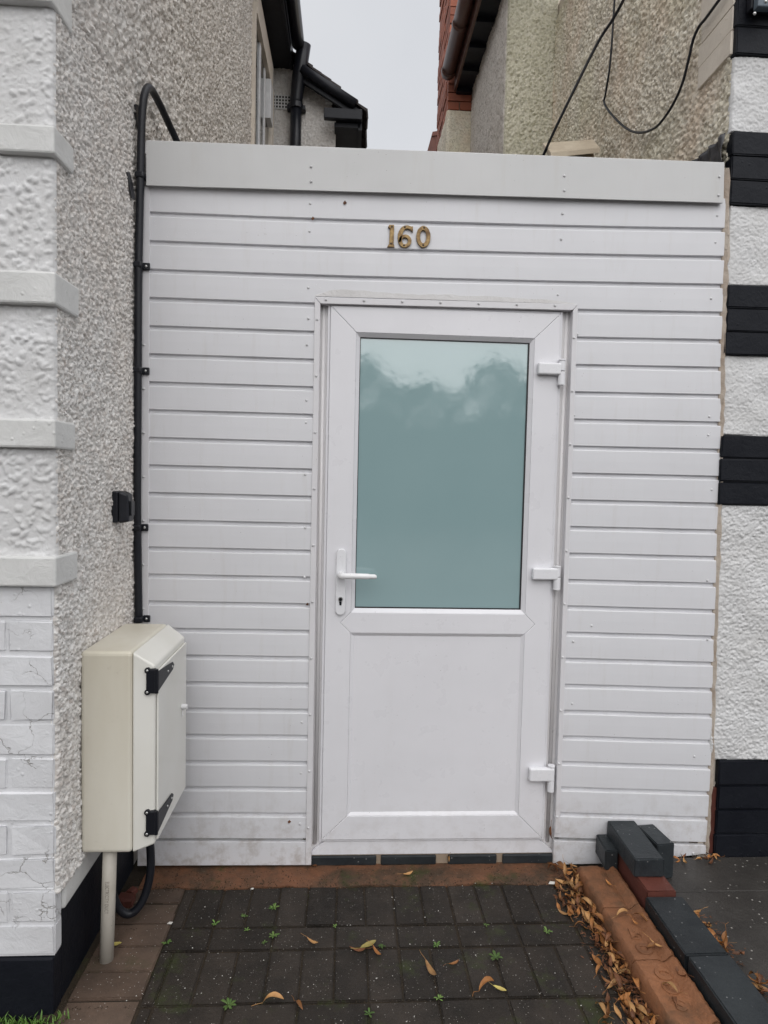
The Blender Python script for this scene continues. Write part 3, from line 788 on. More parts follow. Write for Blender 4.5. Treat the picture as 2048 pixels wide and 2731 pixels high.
# ================================================================== GATE SCREEN
gs = thing('gate_screen', 'white boarded screen of horizontal plastic boards filling the gap between the houses', 'screen', (0.35, 0.02, 0))
def zL(i): return 2.449 - 0.1010 * i           # groove heights at the left end
def zR(i): return 2.483 - 0.1041 * i
XLb, XLb2, XRb0, XRb = -0.736, -0.142, 0.845, 1.455
def groove(i, x):
    xs = [-0.736, -0.145, 0.848, 1.43]; fs = [2.449 - .1010 * i, 2.4505 - .1014 * i, 2.467 - .1023 * i, 2.483 - .1041 * i]
    return float(np.interp(x, xs, fs))
def redge(z):                                   # right end of the boards follows the house corner
    return float(np.interp(z, [0.0, 0.45, 1.0, 1.55, 2.0, 2.5, 2.75], [1.452, 1.452, 1.437, 1.428, 1.412, 1.399, 1.388]))
def board(i, x0, x1, seed):
    # i: groove index below this board; board reaches from groove i up to groove i-1
    rnd = random.Random(seed)
    xs = [x0 + (x1 - x0) * k / 6 for k in range(7)]
    G = 0.0145; D = 0.0105
    m = MB(); pts = []
    for k, x in enumerate(xs):
        zb = groove(i, x); zt = groove(i - 1, x)
        if i == 0: zt = zb + 0.125
        bow = 0.0012 * math.sin(k * 1.7 + seed) + rnd.uniform(-.0004, .0004)
        f = bow
        pts += [(x, 0.018, zb + 0.0), (x, f + 0.002, zb + 0.0), (x, f, zb + 0.0018), (x, f - 0.0004, zb + 0.045), (x, f, zt - G - 0.004), (x, f + 0.0015, zt - G - 0.001), (x, D, zt - G + 0.0015), (x, D, zt + 0.004), (x, 0.018, zt + 0.004)]
    n = 9; fs = []
    for k in range(6):
        for j in range(n):
            fs.append((k * n + j, k * n + (j + 1) % n, (k + 1) * n + (j + 1) % n, (k + 1) * n + j))
    fs.append(tuple(range(n))); fs.append(tuple(range(6 * n, 7 * n)))
    m.add(pts, fs)
    return m.build('board', 'board', gs)
for i in range(0, 24):
    if i <= 2:
        board(i, XLb, redge(groove(i, 1.42)), i)
    elif i == 3:
        board(i, XLb, redge(groove(i, 1.42)), i)
    else:
        board(i, XLb, XLb2 + 0.012, 100 + i)
        board(i, XRb0 - 0.012, redge(groove(i, 1.42)), 200 + i)
# lowest cut boards
def low_board(x0, x1, zt0, zt1, zb0, zb1):
    m = MB(); m.hexa([(x0, 0.0, zb0), (x1, 0.0, zb1), (x1, 0.018, zb1), (x0, 0.018, zb0), (x0, 0.0, zt0), (x1, 0.0, zt1), (x1, 0.018, zt1), (x0, 0.018, zt0)])
    return m.build('board', 'board', gs, 0.0015)
low_board(XLb, XLb2 + 0.012, groove(23, -.74) - .0135, groove(23, -.13) - .0135, 0.018, 0.013)
low_board(XRb0 - 0.012, 1.12, groove(23, .85) - .0135, groove(23, 1.12) - .0135, 0.004, 0.006)
low_board(1.1205, redge(0.05), groove(23, 1.12) - .0135, groove(23, 1.45) - .0135, 0.008, 0.041)
# backing behind the boards so no light leaks through the grooves
MB().box(XLb - 0.03, -0.15, 0.019, 0.06, 0.02, 2.66).build('backing', 'fascia', gs)
MB().box(0.86, 1.39, 0.019, 0.06, 0.045, 2.66).build('backing', 'fascia', gs)
MB().box(-0.149, 0.859, 0.019, 0.06, 2.19, 2.66).build('backing', 'fascia', gs)
# fascia along the top
ft = [VY(316, 302, -0.022), VY(1565, 350, -0.022)]; fb = [VY(316, 400, -0.022), VY(1563, 438, -0.022)]
m = MB(); N = 12; pts = []
for k in range(N + 1):
    s = k / N; a = ft[0].lerp(ft[1], s); bq = fb[0].lerp(fb[1], s); w = 0.0012 * math.sin(k * 2.1)
    pts += [(bq.x, -0.004, bq.z + 0.004), (bq.x, -0.022 + w, bq.z), (a.x, -0.022 + w, a.z - 0.003), (a.x, -0.019, a.z), (a.x, 0.075, a.z + 0.003), (a.x, 0.075, bq.z + 0.02), (bq.x, -0.004, bq.z + 0.02)]
n = 7; fs = []
for k in range(N):
    for j in range(n): fs.append((k * n + j, k * n + (j + 1) % n, (k + 1) * n + (j + 1) % n, (k + 1) * n + j))
fs += [tuple(range(n)), tuple(range(N * n, (N + 1) * n))]
m.add(pts, fs).build('fascia_board', 'fascia', gs)
# edge trims
tz = fb[0].z
MB().hexa([(-0.772, -0.004, 0.02), (-0.7345, -0.004, 0.02), (-0.7345, 0.02, 0.02), (-0.772, 0.02, 0.02), (-0.764, -0.004, tz + .003), (-0.733, -0.004, tz + .003), (-0.733, 0.02, tz + .003), (-0.764, 0.02, tz + .003)]).build('edge_trim', 'trim', gs, 0.0012)
def strip(pa, pb, pc, pd, y0, y1, name='door_trim', mat='trim', parent=gs, bevel=0.0012):
    # quad in picture order a-b-c-d around, between depths y0 (front) and y1
    q = [VY(*p, y0) for p in (pa, pb, pc, pd)]
    m = MB(); m.prism([(v.x, y0, v.z) for v in q], (0, y1 - y0, 0)); return m.build(name, mat, parent, bevel)
strip((680, 643), (692, 656), (672, 1869), (660, 1869), -0.004, 0.05)
strip((680.6, 642), (1248.5, 657), (1237, 670), (692.6, 655.5), -0.004, 0.05)
strip((1249, 658), (1238, 671), (1199, 1801), (1209, 1801), -0.004, 0.05)
# old sealant smear above the head trim
m = MB(); sm = []
N = 40
for k in range(N + 1):
    s = k / N; vx = 681 + (1240 - 681) * s; vb = 640 + 17 * s; h = (13 + 2.5 * math.sin(k * 0.31) + random.uniform(-1, 1)) * (1.0 if s < 0.55 else 0.75) * min(1, 12 * s + .2, 8 * (1 - s) + .2)
    a, bq = VY(vx, vb, -0.001), VY(vx, vb - h, -0.001)
    sm += [(a.x, -0.0026, a.z), (bq.x, -0.0014, bq.z), (bq.x, 0.001, bq.z), (a.x, 0.001, a.z)]
fs = []
for k in range(N):
    for j in range(4): fs.append((4 * k + j, 4 * k + (j + 1) % 4, 4 * k + 4 + (j + 1) % 4, 4 * k + 4 + j))
m.add(sm, fs); M['smear'] = paint('dirty clear sealant', (0.60, 0.59, 0.59), (0.52, 0.505, 0.50), 0.5, 0.3, 30)
m.build('sealant_smear', 'smear', gs)
# sealant bead down the right edge
pts = []; fs = []
rnd = random.Random(3)
N = 90
for k in range(N + 1):
    z = 0.05 + (2.70 - 0.05) * k / N
    x0 = redge(z) - 0.004 ; x1 = redge(z) + 0.012 + 0.010 * (z / 2.7) + rnd.uniform(-.004, .004)
    pts += [(x0, 0.004 + rnd.uniform(-.002, .002), z), (x0 * .4 + x1 * .6, -0.008 + rnd.uniform(-.003, .003), z), (x1, 0.002 + rnd.uniform(-.003, .003), z), (x1, 0.03, z), (x0, 0.03, z)]
for k in range(N):
    for j in range(5): fs.append((5 * k + j, 5 * k + (j + 1) % 5, 5 * k + 5 + (j + 1) % 5, 5 * k + 5 + j))
MB().add(pts, fs).build('sealant', 'sealant', gs)
# fixings
sc = MB().dome((0, 0, 0), 0.0050, 0.0040, (0, -1, 0)).mesh('screw', True); sc.materials.append(M['screw'])
def screw(vx, vy, y=0.0, parent=gs):
    p = VY(vx, vy, y); o = link('screw', sc, None, parent); o.matrix_parent_inverse = Matrix.Translation(-parent.location); o.location = (p.x, y, p.z)
scr = [(672, 360, -.0225), (672, 392, -.0225), (1219, 380, -.0225), (1219, 412, -.0225), (1554, 382, -.0225), (1552, 422, -.0225), (670, 440), (669, 500), (666, 622), (666, 688), (663, 745), (662, 865), (661, 913), (659, 1025), (659, 1140), (658, 1247), (652, 1560), (650, 1670), (648, 1780), (1215, 462), (1212, 517), (1205, 637), (1549, 466), (1545, 524), (1536, 645), (1247, 722), (1240, 897), (1532, 900), (1530, 940), (1537, 1058), (1528, 1254), (1528, 1382), (1500, 1634), (1497, 1843), (1238, 1386), (1236, 1520), (1278, 1352)]
for s in scr: screw(*s)
for k in range(10): screw(685 - k * 2.1, 690 + k * 122, -.0045)
for k in range(10): screw(1240 - k * 4.05, 730 + k * 115, -.0045)
for k in range(7): screw(704 + k * 82.5, 647.5 + k * 2.1, -.0045)
for k in range(7): screw(311 - 0.3 * k, 745 + k * 95, -.0045)
# tiny dead leaf scraps caught on the boards
for j, (vx, vy, w) in enumerate(((745, 438, 4.5), (676, 472, 4), (664, 1305, 3.5), (625, 1775, 4))):
    p = VY(vx, vy, -0.003); m = MB(); s = w * 0.0016
    m.prism([(p.x - s, -0.003, p.z - s * .2), (p.x, -0.006, p.z + s), (p.x + s, -0.003, p.z), (p.x - s * .2, -0.005, p.z - s)], (0, 0.002, 0))
    o = m.build('leaf_scrap', 'leaf_brown'); tag(o, ['tiny brown leaf scrap stuck on the top board above the number', 'tiny brown scrap in the groove left above the number', 'tiny brown scrap by the left door trim at handle height', 'tiny brown scrap near the bottom of the left boards'][j], 'leaf', 'leaf scraps on the boards')

# ================================================================== DOOR
dr = thing('door', 'white half-glazed plastic door with frosted pane in the boarded screen', 'door', (0.36, 0.03, 0.067))
YFm, YLf = 0.030, 0.008
fr_ = MB()
a = VY(690, 655, YFm); b_ = VY(1240, 668, YFm); c_ = VY(1199, 1838, YFm); d_ = VY(672, 1842, YFm)
fx0, fx1, fz0, fz1 = -0.134, 0.846, c_.z, 2.185
lx0, lx1, lz0, lz1 = VY(714, 660, YLf).x, VY(1208, 682, YLf).x, VY(695, 1815, YLf).z, VY(714, 660, YLf).z
lx0 = -0.0785; lx1 = 0.786
def poly(pts, y0, y1, name, mat, parent=dr, bevel=0.0015):
    return MB().prism([(x, y0, z) for x, z in pts], (0, y1 - y0, 0)).build(name, mat, parent, bevel)
fin = 0.045
df = poly([(fx0, fz0), (fx0 + 0.075, fz0 + 0.06), (fx0 + 0.075, fz1 - 0.05), (fx0, fz1)], YFm, 0.09, 'door_frame', 'frame')
poly([(fx1, fz0), (fx1, fz1), (fx1 - 0.075, fz1 - 0.05), (fx1 - 0.075, fz0 + 0.06)], YFm, 0.09, 'jamb', 'frame', df)
poly([(fx0, fz1), (fx0 + 0.075, fz1 - 0.05), (fx1 - 0.075, fz1 - 0.05), (fx1, fz1)], YFm, 0.09, 'head', 'frame', df)
poly([(fx0, fz0), (fx1, fz0), (fx1 - 0.075, fz0 + 0.06), (fx0 + 0.075, fz0 + 0.06)], YFm - 0.012, 0.09, 'sill', 'door', df)
# rebated inner bead of the frame
MB().tube([(fx0 + 0.030, YFm + 0.001, fz0 + 0.04), (fx0 + 0.030, YFm + 0.001, fz1 - 0.03)], 0.008, 10).build('seal_bead', 'frame', df, smooth=True)
MB().tube([(fx1 - 0.030, YFm + 0.001, fz0 + 0.04), (fx1 - 0.030, YFm + 0.001, fz1 - 0.03)], 0.008, 10).build('seal_bead', 'frame', df, smooth=True)
# openings of the leaf
gx0, gx1 = VY(775.5, 1000, YLf).x - 0.0, VY(1136, 1000, YLf).x
gz1, gz0 = VY(960, 733, YLf).z, VY(945, 1317, YLf).z
px0, px1 = VY(761.5, 1560, YLf).x, VY(1120, 1560, YLf).x
pz1, pz0 = VY(942, 1377, YLf).z, VY(938, 1754, YLf).z
gx0 = min(gx0, px0) ; px0 = gx0; gx1 = (gx1 + px1) / 2; px1 = gx1
bw = 0.014                                       # bead width
ox0, ox1 = gx0 - bw, gx1 + bw
oz1, oz0, qz1, qz0 = gz1 + bw, gz0 - bw, pz1 + bw, pz0 - bw
zm = (oz0 + qz1) / 2; tip = (oz0 - qz1) / 2
h = 0.0005
def leafpart(pts, name): return poly(pts, YLf, 0.07, name, 'door', dr, 0.0022)
leafpart([(lx0, lz0), (ox0 - h, qz0 - 0), (ox0 - h, qz1), (ox0 - tip - h, zm), (ox0 - h, oz0), (ox0 - h, oz1), (lx0, lz1)], 'stile')
leafpart([(lx1, lz0), (lx1, lz1), (ox1 + h, oz1), (ox1 + h, oz0), (ox1 + tip + h, zm), (ox1 + h, qz1), (ox1 + h, qz0)], 'stile')
leafpart([(lx0 + h, lz1), (ox0, oz1 + h), (ox1, oz1 + h), (lx1 - h, lz1)], 'top_rail')
leafpart([(lx0 + h, lz0), (lx1 - h, lz0), (ox1, qz0 - h), (ox0, qz0 - h)], 'bottom_rail')
leafpart([(ox0, oz0), (ox0 - tip, zm), (ox0, qz1), (ox1, qz1), (ox1 + tip, zm), (ox1, oz0)], 'middle_rail')
# outer lip of the leaf that laps over the frame
m = MB()
for (xa, xb, za, zb2) in ((lx0 - 0.010, lx0 - 0.0006, lz0 - 0.010, lz1 + 0.010), (lx1 + 0.0006, lx1 + 0.010, lz0 - 0.010, lz1 + 0.010), (lx0 - 0.0005, lx1 + 0.0005, lz1 + 0.0006, lz1 + 0.010), (lx0 - 0.0005, lx1 + 0.0005, lz0 - 0.010, lz0 - 0.0006)):
    m.box(xa, xb, YLf + 0.006, 0.06, za, zb2)
m.build('leaf_lip', 'door', dr, 0.002)
def beads(x0, x1, z0, z1, X0, X1, Z0, Z1, yb):
    O = [(X0, Z0), (X1, Z0), (X1, Z1), (X0, Z1)]; I = [(x0, z0), (x1, z0), (x1, z1), (x0, z1)]
    for k in range(4):
        a, b2 = O[k], O[(k + 1) % 4]; c2, d2 = I[(k + 1) % 4], I[k]
        m = MB(); y0 = YLf + 0.0012
        m.add([(a[0], y0, a[1]), (b2[0], y0, b2[1]), (c2[0], yb, c2[1]), (d2[0], yb, d2[1]), (a[0], 0.06, a[1]), (b2[0], 0.06, b2[1]), (c2[0], 0.06, c2[1]), (d2[0], 0.06, d2[1])],
              [(0, 1, 2, 3), (4, 7, 6, 5), (0, 4, 5, 1), (2, 6, 7, 3), (1, 5, 6, 2), (3, 7, 4, 0)])
        m.build('glazing_bead', 'door', dr, 0.0008)
beads(gx0, gx1, gz0, gz1, ox0, ox1, oz0, oz1, YLf + 0.013)
beads(px0, px1, pz0, pz1, ox0, ox1, qz0, qz1, YLf + 0.010)
gk = MB(); gw = 0.0035; yg = YLf + 0.0148
gk.box(gx0, gx1, yg, 0.05, gz1 - gw, gz1); gk.box(gx0, gx1, yg, 0.05, gz0, gz0 + gw * 1.4)
gk.box(gx0, gx0 + gw * .7, yg, 0.05, gz0 + gw * 1.4, gz1 - gw); gk.box(gx1 - gw * 1.6, gx1, yg, 0.05, gz0 + gw * 1.4, gz1 - gw)
gk.build('gasket', 'gasket', dr)
gp = MB(); NX, NZ = 24, 36
rnd = random.Random(5)
MB().box(gx0 + 0.0005, gx1 - 0.0005, YLf + 0.018, YLf + 0.040, gz0 + 0.0005, gz1 - 0.0005).build('pane', 'glass', dr)
MB().box(px0 - 0.002, px1 + 0.002, YLf + 0.0085, YLf + 0.03, pz0 - 0.002, pz1 + 0.002).build('lower_panel', 'door', dr)
# handle
hx, hzt, hzb = VY(736.5, 1250, YLf).x, VY(737, 1185, YLf).z, VY(736, 1328, YLf).z
hw = 0.0185
def stadium(xc, z0, z1, w, n=10):
    return [(xc + w * math.cos(a), z1 - w + w * math.sin(a)) for a in np.linspace(0, math.pi, n)] + [(xc + w * math.cos(a), z0 + w + w * math.sin(a)) for a in np.linspace(math.pi, 2 * math.pi, n)]
hp = poly(stadium(hx, hzb, hzt, hw), YLf - 0.011, YLf - 0.0002, 'handle_plate', 'fitting', dr, 0.003)
lz = VY(737, 1240, YLf).z; lxe = VY(812, 1240, YLf - 0.05).x
MB().tube(smooth_path([(hx, YLf - 0.0112, lz), (hx, YLf - 0.035, lz), (hx + 0.006, YLf - 0.050, lz), (hx + 0.025, YLf - 0.056, lz + .001), (hx + 0.06, YLf - 0.057, lz + .001), (lxe - 0.03, YLf - 0.054, lz), (lxe - 0.004, YLf - 0.05, lz - .001), (lxe, YLf - 0.049, lz - .001)], 5),
           [0.0135] * 6 + [0.0125] * 6 + [0.0115] * 8 + [0.0108] * 6 + [0.0092] * 5 + [0.0075] * 3 + [0.0055, 0.003], 14).build('lever', 'lever', hp, smooth=True)
kz = VY(737, 1293, YLf).z
kh = stadium(hx, kz - 0.024, kz - 0.002, 0.0045) 
poly(kh, YLf - 0.0135, YLf - 0.0112, 'keyhole', 'blackiron', hp, 0.0005)
MB().tube([(hx, YLf - 0.0145, kz), (hx, YLf - 0.0113, kz)], 0.0088, 16).build('lock_cylinder', 'steel', hp)
MB().tube([(hx, YLf - 0.0156, kz - 0.001), (hx, YLf - 0.0146, kz - 0.001)], 0.0062, 12).build('keyway', 'blackiron', hp)
# hinges
for (vx0, vx1, vy0, vy1, kx, ky0, ky1) in ((1163, 1212, 783, 810, 1214, 780, 836), (1151, 1206, 1227, 1253, 1204, 1226, 1278), (1144, 1197, 1660, 1688, 1191, 1656, 1713)):
    a, b2 = VY(vx0, vy0, YLf - .02), VY(vx1, vy1, YLf - .02)
    hg = MB().box(a.x, b2.x, YLf - 0.026, YLf - 0.0003, b2.z, a.z).build('hinge', 'fitting', dr, 0.006, segs=3)
    kt, kb = VY(kx, ky0, YLf - .012), VY(kx, ky1, YLf - .012); kxx = kt.x
    zmid = kt.z + (kb.z - kt.z) * 0.40
    MB().tube([(kxx, YLf - 0.012, kt.z), (kxx, YLf - 0.012, zmid + 0.002)], 0.0125, 14).build('knuckle', 'fitting', hg, 0.002)
    MB().tube([(kxx, YLf - 0.012, zmid - 0.002), (kxx, YLf - 0.012, kb.z + 0.006)], 0.0135, 14).build('knuckle', 'fitting', hg, 0.002)
    MB().tube([(kxx, YLf - 0.012, kt.z + 0.0005), (kxx, YLf - 0.012, kt.z + 0.006)], 0.014, 14).build('cap', 'fitting', hg, 0.001)

# threshold bricks under the door with pale joints, and the mortar fillet
th = thing('threshold', 'row of dark engineering bricks under the door with pale mortar joints', 'threshold', (0.36, 0.03, 0))
MB().box(-0.14, 0.85, 0.020, 0.10, -0.005, fz0 - 0.001).build('mortar_backing', 'mortar', th)
xj = [VY(v, 1850, 0.012).x for v in (672, 813, 823, 942, 968, 1073, 1086, 1195)]
for k in range(4):
    MB().box(xj[2 * k], xj[2 * k + 1], 0.010, 0.06, 0.003, fz0 - 0.003).build('brick', 'blue_brick', th, 0.004)
rnd = random.Random(9)
N = 70; pts = []; fs = []
for k in range(N + 1):
    x = -0.735 + (0.87 + 0.735) * k / N
    zt2 = 0.004 + rnd.uniform(-.002, .002); yf = -0.112 + 0.015 * math.sin(k * .37) * .4 + rnd.uniform(-.004, .004)
    pts += [(x, 0.03, zt2), (x, -0.015, zt2 - 0.002), (x, -0.06, 0.004 + rnd.uniform(-.002, .003)), (x, yf, 0.001), (x, yf, -0.03), (x, 0.03, -0.03)]
for k in range(N):
    for j in range(6): fs.append((6 * k + j, 6 * k + (j + 1) % 6, 6 * k + 6 + (j + 1) % 6, 6 * k + 6 + j))
fs += [tuple(range(6)), tuple(range(6 * N, 6 * N + 6))]
fo = MB().add(pts, fs).build('mortar_fillet', 'fillet'); struct(fo)

# ================================================================== HOUSE NUMBER
def digit(name, label, outline_sets, screws_v):
    p0 = VY(*screws_v[-1], 0.0); root = thing(name, label, 'numeral', (p0.x, -0.0015, p0.z), 'brass house number digits')
    y1, y0 = -0.0015, -0.0095
    m = MB()
    for pts, hole in outline_sets:
        P = [(VY(x, y, y0).x, VY(x, y, y0).z) for x, y in pts]
        if hole is None:
            m.prism([(x, y0, z) for x, z in P], (0, y1 - y0, 0))
        else:
            Q = [(VY(x, y, y0).x, VY(x, y, y0).z) for x, y in hole]; n = len(P)
            pts3 = [(x, y0, z) for x, z in P] + [(x, y0, z) for x, z in Q] + [(x, y1, z) for x, z in P] + [(x, y1, z) for x, z in Q]
            fs = []
            for k in range(n):
                j = (k + 1) % n
                fs += [(k, j, n + j, n + k), (2 * n + k, 3 * n + k, 3 * n + j, 2 * n + j), (k, 2 * n + k, 2 * n + j, j), (n + k, n + j, 3 * n + j, 3 * n + k)]
            m.add(pts3, fs)
    m.build('numeral', 'brass', root, 0.0014)
    for s in screws_v:
        p = VY(*s, y0); MB().dome((p.x, y0 + 0.0002, p.z), 0.0042, 0.0018, (0, -1, 0)).build('screw', 'darkscrew', root, smooth=True)
def dz(px, py):                                  # numeral detail picture -> page units
    return ((980 + px * 240 / 1659) / K, (560 + py * 240 / 1659) / K)
def ell(cx_, cy_, rx, ry, n=36, rot=0.0):
    out = []
    for k in range(n):
        a = 2 * math.pi * k / n; x = rx * math.cos(a); y2 = ry * math.sin(a)
        out.append(dz(cx_ + x * math.cos(rot) - y2 * math.sin(rot), cy_ + x * math.sin(rot) + y2 * math.cos(rot)))
    return out
one = [dz(*p) for p in ((400, 270), (492, 272), (492, 330), (482, 620), (500, 684), (360, 682), (400, 620), (412, 345), (380, 318))]
digit('house_number_digit', 'brass numeral 1, leftmost of the house number above the door', [(one, None)], [dz(452, 306), dz(434, 620)])
bowl_o = ell(690, 570, 122, 122); bowl_i = ell(692, 568, 54, 60)
stem_out = [(575, 600), (560, 545), (556, 490), (562, 440), (580, 385), (612, 335), (650, 298), (700, 280), (750, 280), (790, 294), (815, 305), (840, 294)]
stem_in = [(838, 410), (822, 404), (800, 375), (770, 352), (730, 345), (700, 352), (672, 380), (652, 420), (645, 470), (640, 520), (630, 560), (612, 600)]
digit('house_number_digit', 'brass numeral 6, middle of the house number above the door', [(bowl_o, bowl_i), ([dz(*p) for p in stem_out + stem_in], None)], [dz(686, 314), dz(674, 652)])
digit('house_number_digit', 'brass numeral 0, rightmost of the house number above the door', [(ell(1032, 490, 132, 200), ell(1028, 490, 57, 118))], [dz(1043, 326), dz(1026, 648)])

# ================================================================== METER BOX
YB0, YBb = -0.495, -0.118
bz0, bz1 = VY(180, 1845, YB0).z, VY(180, 1408, YB0).z
bx0 = XL + 0.004; bx1 = VY(285, 1600, YB0).x; bx2 = VY(334, 1600, YB0 + .01).x
mbx = thing('meter_box', 'cream plastic utility meter box with black hinges mounted on the left wall', 'meter box', (XL, (YB0 + YBb) / 2, bz0))
MB().box(bx0, bx1, YB0, YBb, bz0, bz1).build('body', 'box_body', mbx, 0.012, segs=3)
def frustum(x0, x1, i0, i1, name, mat, bevel):
    return MB().hexa([(x0, YB0 + i0, bz0 + i0), (x0, YBb - i0, bz0 + i0), (x0, YBb - i0, bz1 - i0), (x0, YB0 + i0, bz1 - i0), (x1, YB0 + i1 * .3, bz0 + i1 * 0.45), (x1, YBb - i1 * .3, bz0 + i1 * .45), (x1, YBb - i1 * .3, bz1 - i1), (x1, YB0 + i1 * .3, bz1 - i1)]).build(name, mat, mbx, bevel, segs=3)
frustum(bx1 + 0.0012, bx2, 0.001, 0.045, 'lid_frame', 'box_door', 0.006)
dy0, dy1 = YB0 + 0.022, YBb - 0.020
bd = MB().box(bx2 + 0.001, bx2 + 0.008, dy0, dy1, bz0 + 0.03, bz1 - 0.062).build('box_door', 'box_door', mbx, 0.004, segs=3)
for zc_ in (VY(326, 1473, YB0).z, VY(325, 1780, YB0).z):
    yfr = YB0 + 0.006
    hg = MB().box(bx2 - 0.024, bx2 + 0.004, yfr - 0.004, yfr + 0.012, zc_ - 0.037, zc_ + 0.037).build('hinge', 'blackiron', mbx, 0.003)
    MB().tube([(bx2 + 0.006, yfr, zc_ - 0.036), (bx2 + 0.006, yfr, zc_ + 0.036)], 0.006, 10).build('barrel', 'blackiron', hg)
    m = MB(); m.prism([(bx2 + 0.0085, yfr + 0.002, zc_ - 0.030), (bx2 + 0.0085, yfr + 0.002, zc_ + 0.030), (bx2 + 0.0085, yfr + 0.16, zc_ + 0.012), (bx2 + 0.0085, yfr + 0.175, zc_), (bx2 + 0.0085, yfr + 0.16, zc_ - 0.012)], (0.004, 0, 0))
    m.build('strap', 'blackiron', hg, 0.001)
    for (xs, zs_) in ((bx2 - 0.020, 0.033), (bx2 - 0.020, -0.033)):
        MB().tube([(xs, yfr - 0.0045, zc_ + zs_), (xs, yfr + 0.01, zc_ + zs_)], 0.0085, 12).build('lug', 'blackiron', hg)
        MB().dome((xs, yfr - 0.0046, zc_ + zs_), 0.0042, 0.0025, (0, -1, 0)).build('screw', 'steel', hg, smooth=True)
    for ys in (0.10, 0.15):
        MB().dome((bx2 + 0.0125, yfr + ys, zc_), 0.004, 0.003, (1, 0, 0)).build('screw', 'steel', hg, smooth=True)
lk = VX(398, 1520, bx2 + .01)
lo = MB().tube([(bx2 + 0.0082, lk.y - 0.03, lk.z), (bx2 + 0.028, lk.y - 0.03, lk.z)], 0.009, 12).build('lock', 'white_frame', mbx, 0.001)
MB().tube([(bx2 + 0.012, lk.y - 0.03, lk.z - 0.009), (bx2 + 0.012, lk.y - 0.03, lk.z - 0.035)], 0.002, 6).build('key_tag', 'white_frame', lo)

# conduit into the ground under the box, with its faded print
cpx, cpy = -0.722, -0.455
cr = 0.0205
cd = thing('conduit', 'grey white plastic conduit pipe rising from the paving under the meter box', 'pipe', (cpx, cpy, 0))
cpt = Vector((cpx + 0.012, cpy, bz0 + 0.004)); cpb = Vector((cpx, cpy, -0.03))
MB().tube([cpb, cpb.lerp(cpt, .5), cpt], cr, 24).build('pipe', 'conduit', cd, smooth=True)
cu = bpy.data.curves.new('print', 'FONT'); cu.body = 'ELECTRICITY DUCT'; cu.size = 0.0155; cu.space_character = 1.05
to = bpy.data.objects.new('print', cu); col.objects.link(to)
dg = bpy.context.evaluated_depsgraph_get()
me = bpy.data.meshes.new_from_object(to.evaluated_get(dg)); bpy.data.objects.remove(to)
L = max(v.co.x for v in me.vertices)
ztop = VY(225, 1896, cpy).z; zlen = ztop - VY(225, 1965, cpy).z
pv = []
for v in me.vertices:
    s = v.co.x / L; hgt = v.co.y
    z = ztop - s * zlen
    th_ = math.radians(-90 + 2) + (hgt - 0.004) / cr
    ax = cpb.lerp(cpt, (z - cpb.z) / (cpt.z - cpb.z))
    v.co = Vector((ax.x + (cr + 0.0005) * math.cos(th_), ax.y + (cr + 0.0005) * math.sin(th_), z))
link('print', me, 'print', cd)
# black hose looping under the box
Yh = -0.30
hs = [VY(x, y, Yh) for x, y in ((316, 1820), (320, 1855), (320, 1895), (312, 1935), (298, 1962), (280, 1972), (262, 1958), (250, 1925), (244, 1885), (243, 1820))]
hs = [Vector((p.x, Yh + 0.03 * math.cos(k * .35), max(p.z, 0.02))) for k, p in enumerate(hs)]
ho = MB().tube(smooth_path(hs, 6), 0.0135, 12).build('hose', 'cable', None, smooth=True)
tag(ho, 'black hose hanging in a loop below the meter box', 'hose')
# loose bits of broken brick by the hose
for j, (vx, vy, s) in enumerate(((272, 1945, 0.028), (285, 1925, 0.018))):
    p = VZ(vx, vy, 0.01); o = link('rubble', wobble_brick(s * 2, s * 1.6, s, j + 50, s * .16), 'red_brick', None)
    o.location = (p.x, p.y, s * 0.5 - 0.003); o.rotation_euler = (0.0, 0.1, j * 1.2)
    tag(o, ['larger broken red brick piece inside the black hose loop', 'smaller broken red brick piece inside the black hose loop'][j], 'rubble', 'rubble by the hose')

# ================================================================== BLACK CABLE UP THE GATE EDGE
bc = thing('cable_conduit', 'thick black cable clipped up the left edge of the gate and arching over its top', 'cable', (-0.77, -0.03, 0.95))
pp = [VY(x, y, -0.022) for x, y in ((300, 1345), (297, 1140), (297, 1000), (298, 800), (299, 600), (303, 400), (305, 300), (307, 250))]
pp += [VY(311, 210, -0.015), VY(318, 191, 0.02), VY(326, 192, 0.06), VY(338, 212, 0.12), VY(352, 240, 0.18), VY(368, 275, 0.25), VY(385, 312, 0.3), VY(400, 350, 0.34)]
MB().tube(smooth_path(pp, 6), 0.0135, 14).build('sheath', 'cable', bc, smooth=True)
for (vx, vy) in ((303, 380), (299, 573), (298, 800), (296, 1140), (300, 1338)):
    p = VY(vx, vy, -0.022)
    cl = MB().box(p.x - 0.016, p.x + 0.016, -0.038, -0.0045, p.z - 0.011, p.z + 0.011).build('clip', 'blackplastic', bc, 0.006, segs=3)
    MB().box(p.x + 0.012, p.x + 0.037, -0.014, -0.0045, p.z - 0.013, p.z + 0.013).build('tab', 'blackplastic', cl, 0.003)
    MB().dome((p.x + 0.024, -0.0142, p.z), 0.005, 0.0025, (0, -1, 0)).build('screw', 'steel', cl, smooth=True)
# torn membrane strips at the wall joint
for j, pts_ in enumerate((((293, 226), (297, 226), (309, 262), (306, 285), (300, 280)), ((276, 372), (279, 372), (289, 398), (290, 432), (286, 428)))):
    q = [VX(x, y, XL + 0.014) for x, y in pts_]
    o = MB().prism([(XL + 0.008 + 0.005 * (k % 2), p.y, p.z) for k, p in enumerate(q)], (0.004, 0, 0)).build('membrane_scrap', 'membrane')
    tag(o, ['torn black membrane scrap beside the cable above the gate top', 'torn black membrane scrap on the wall beside the fascia'][j], 'membrane', 'torn membrane scraps')
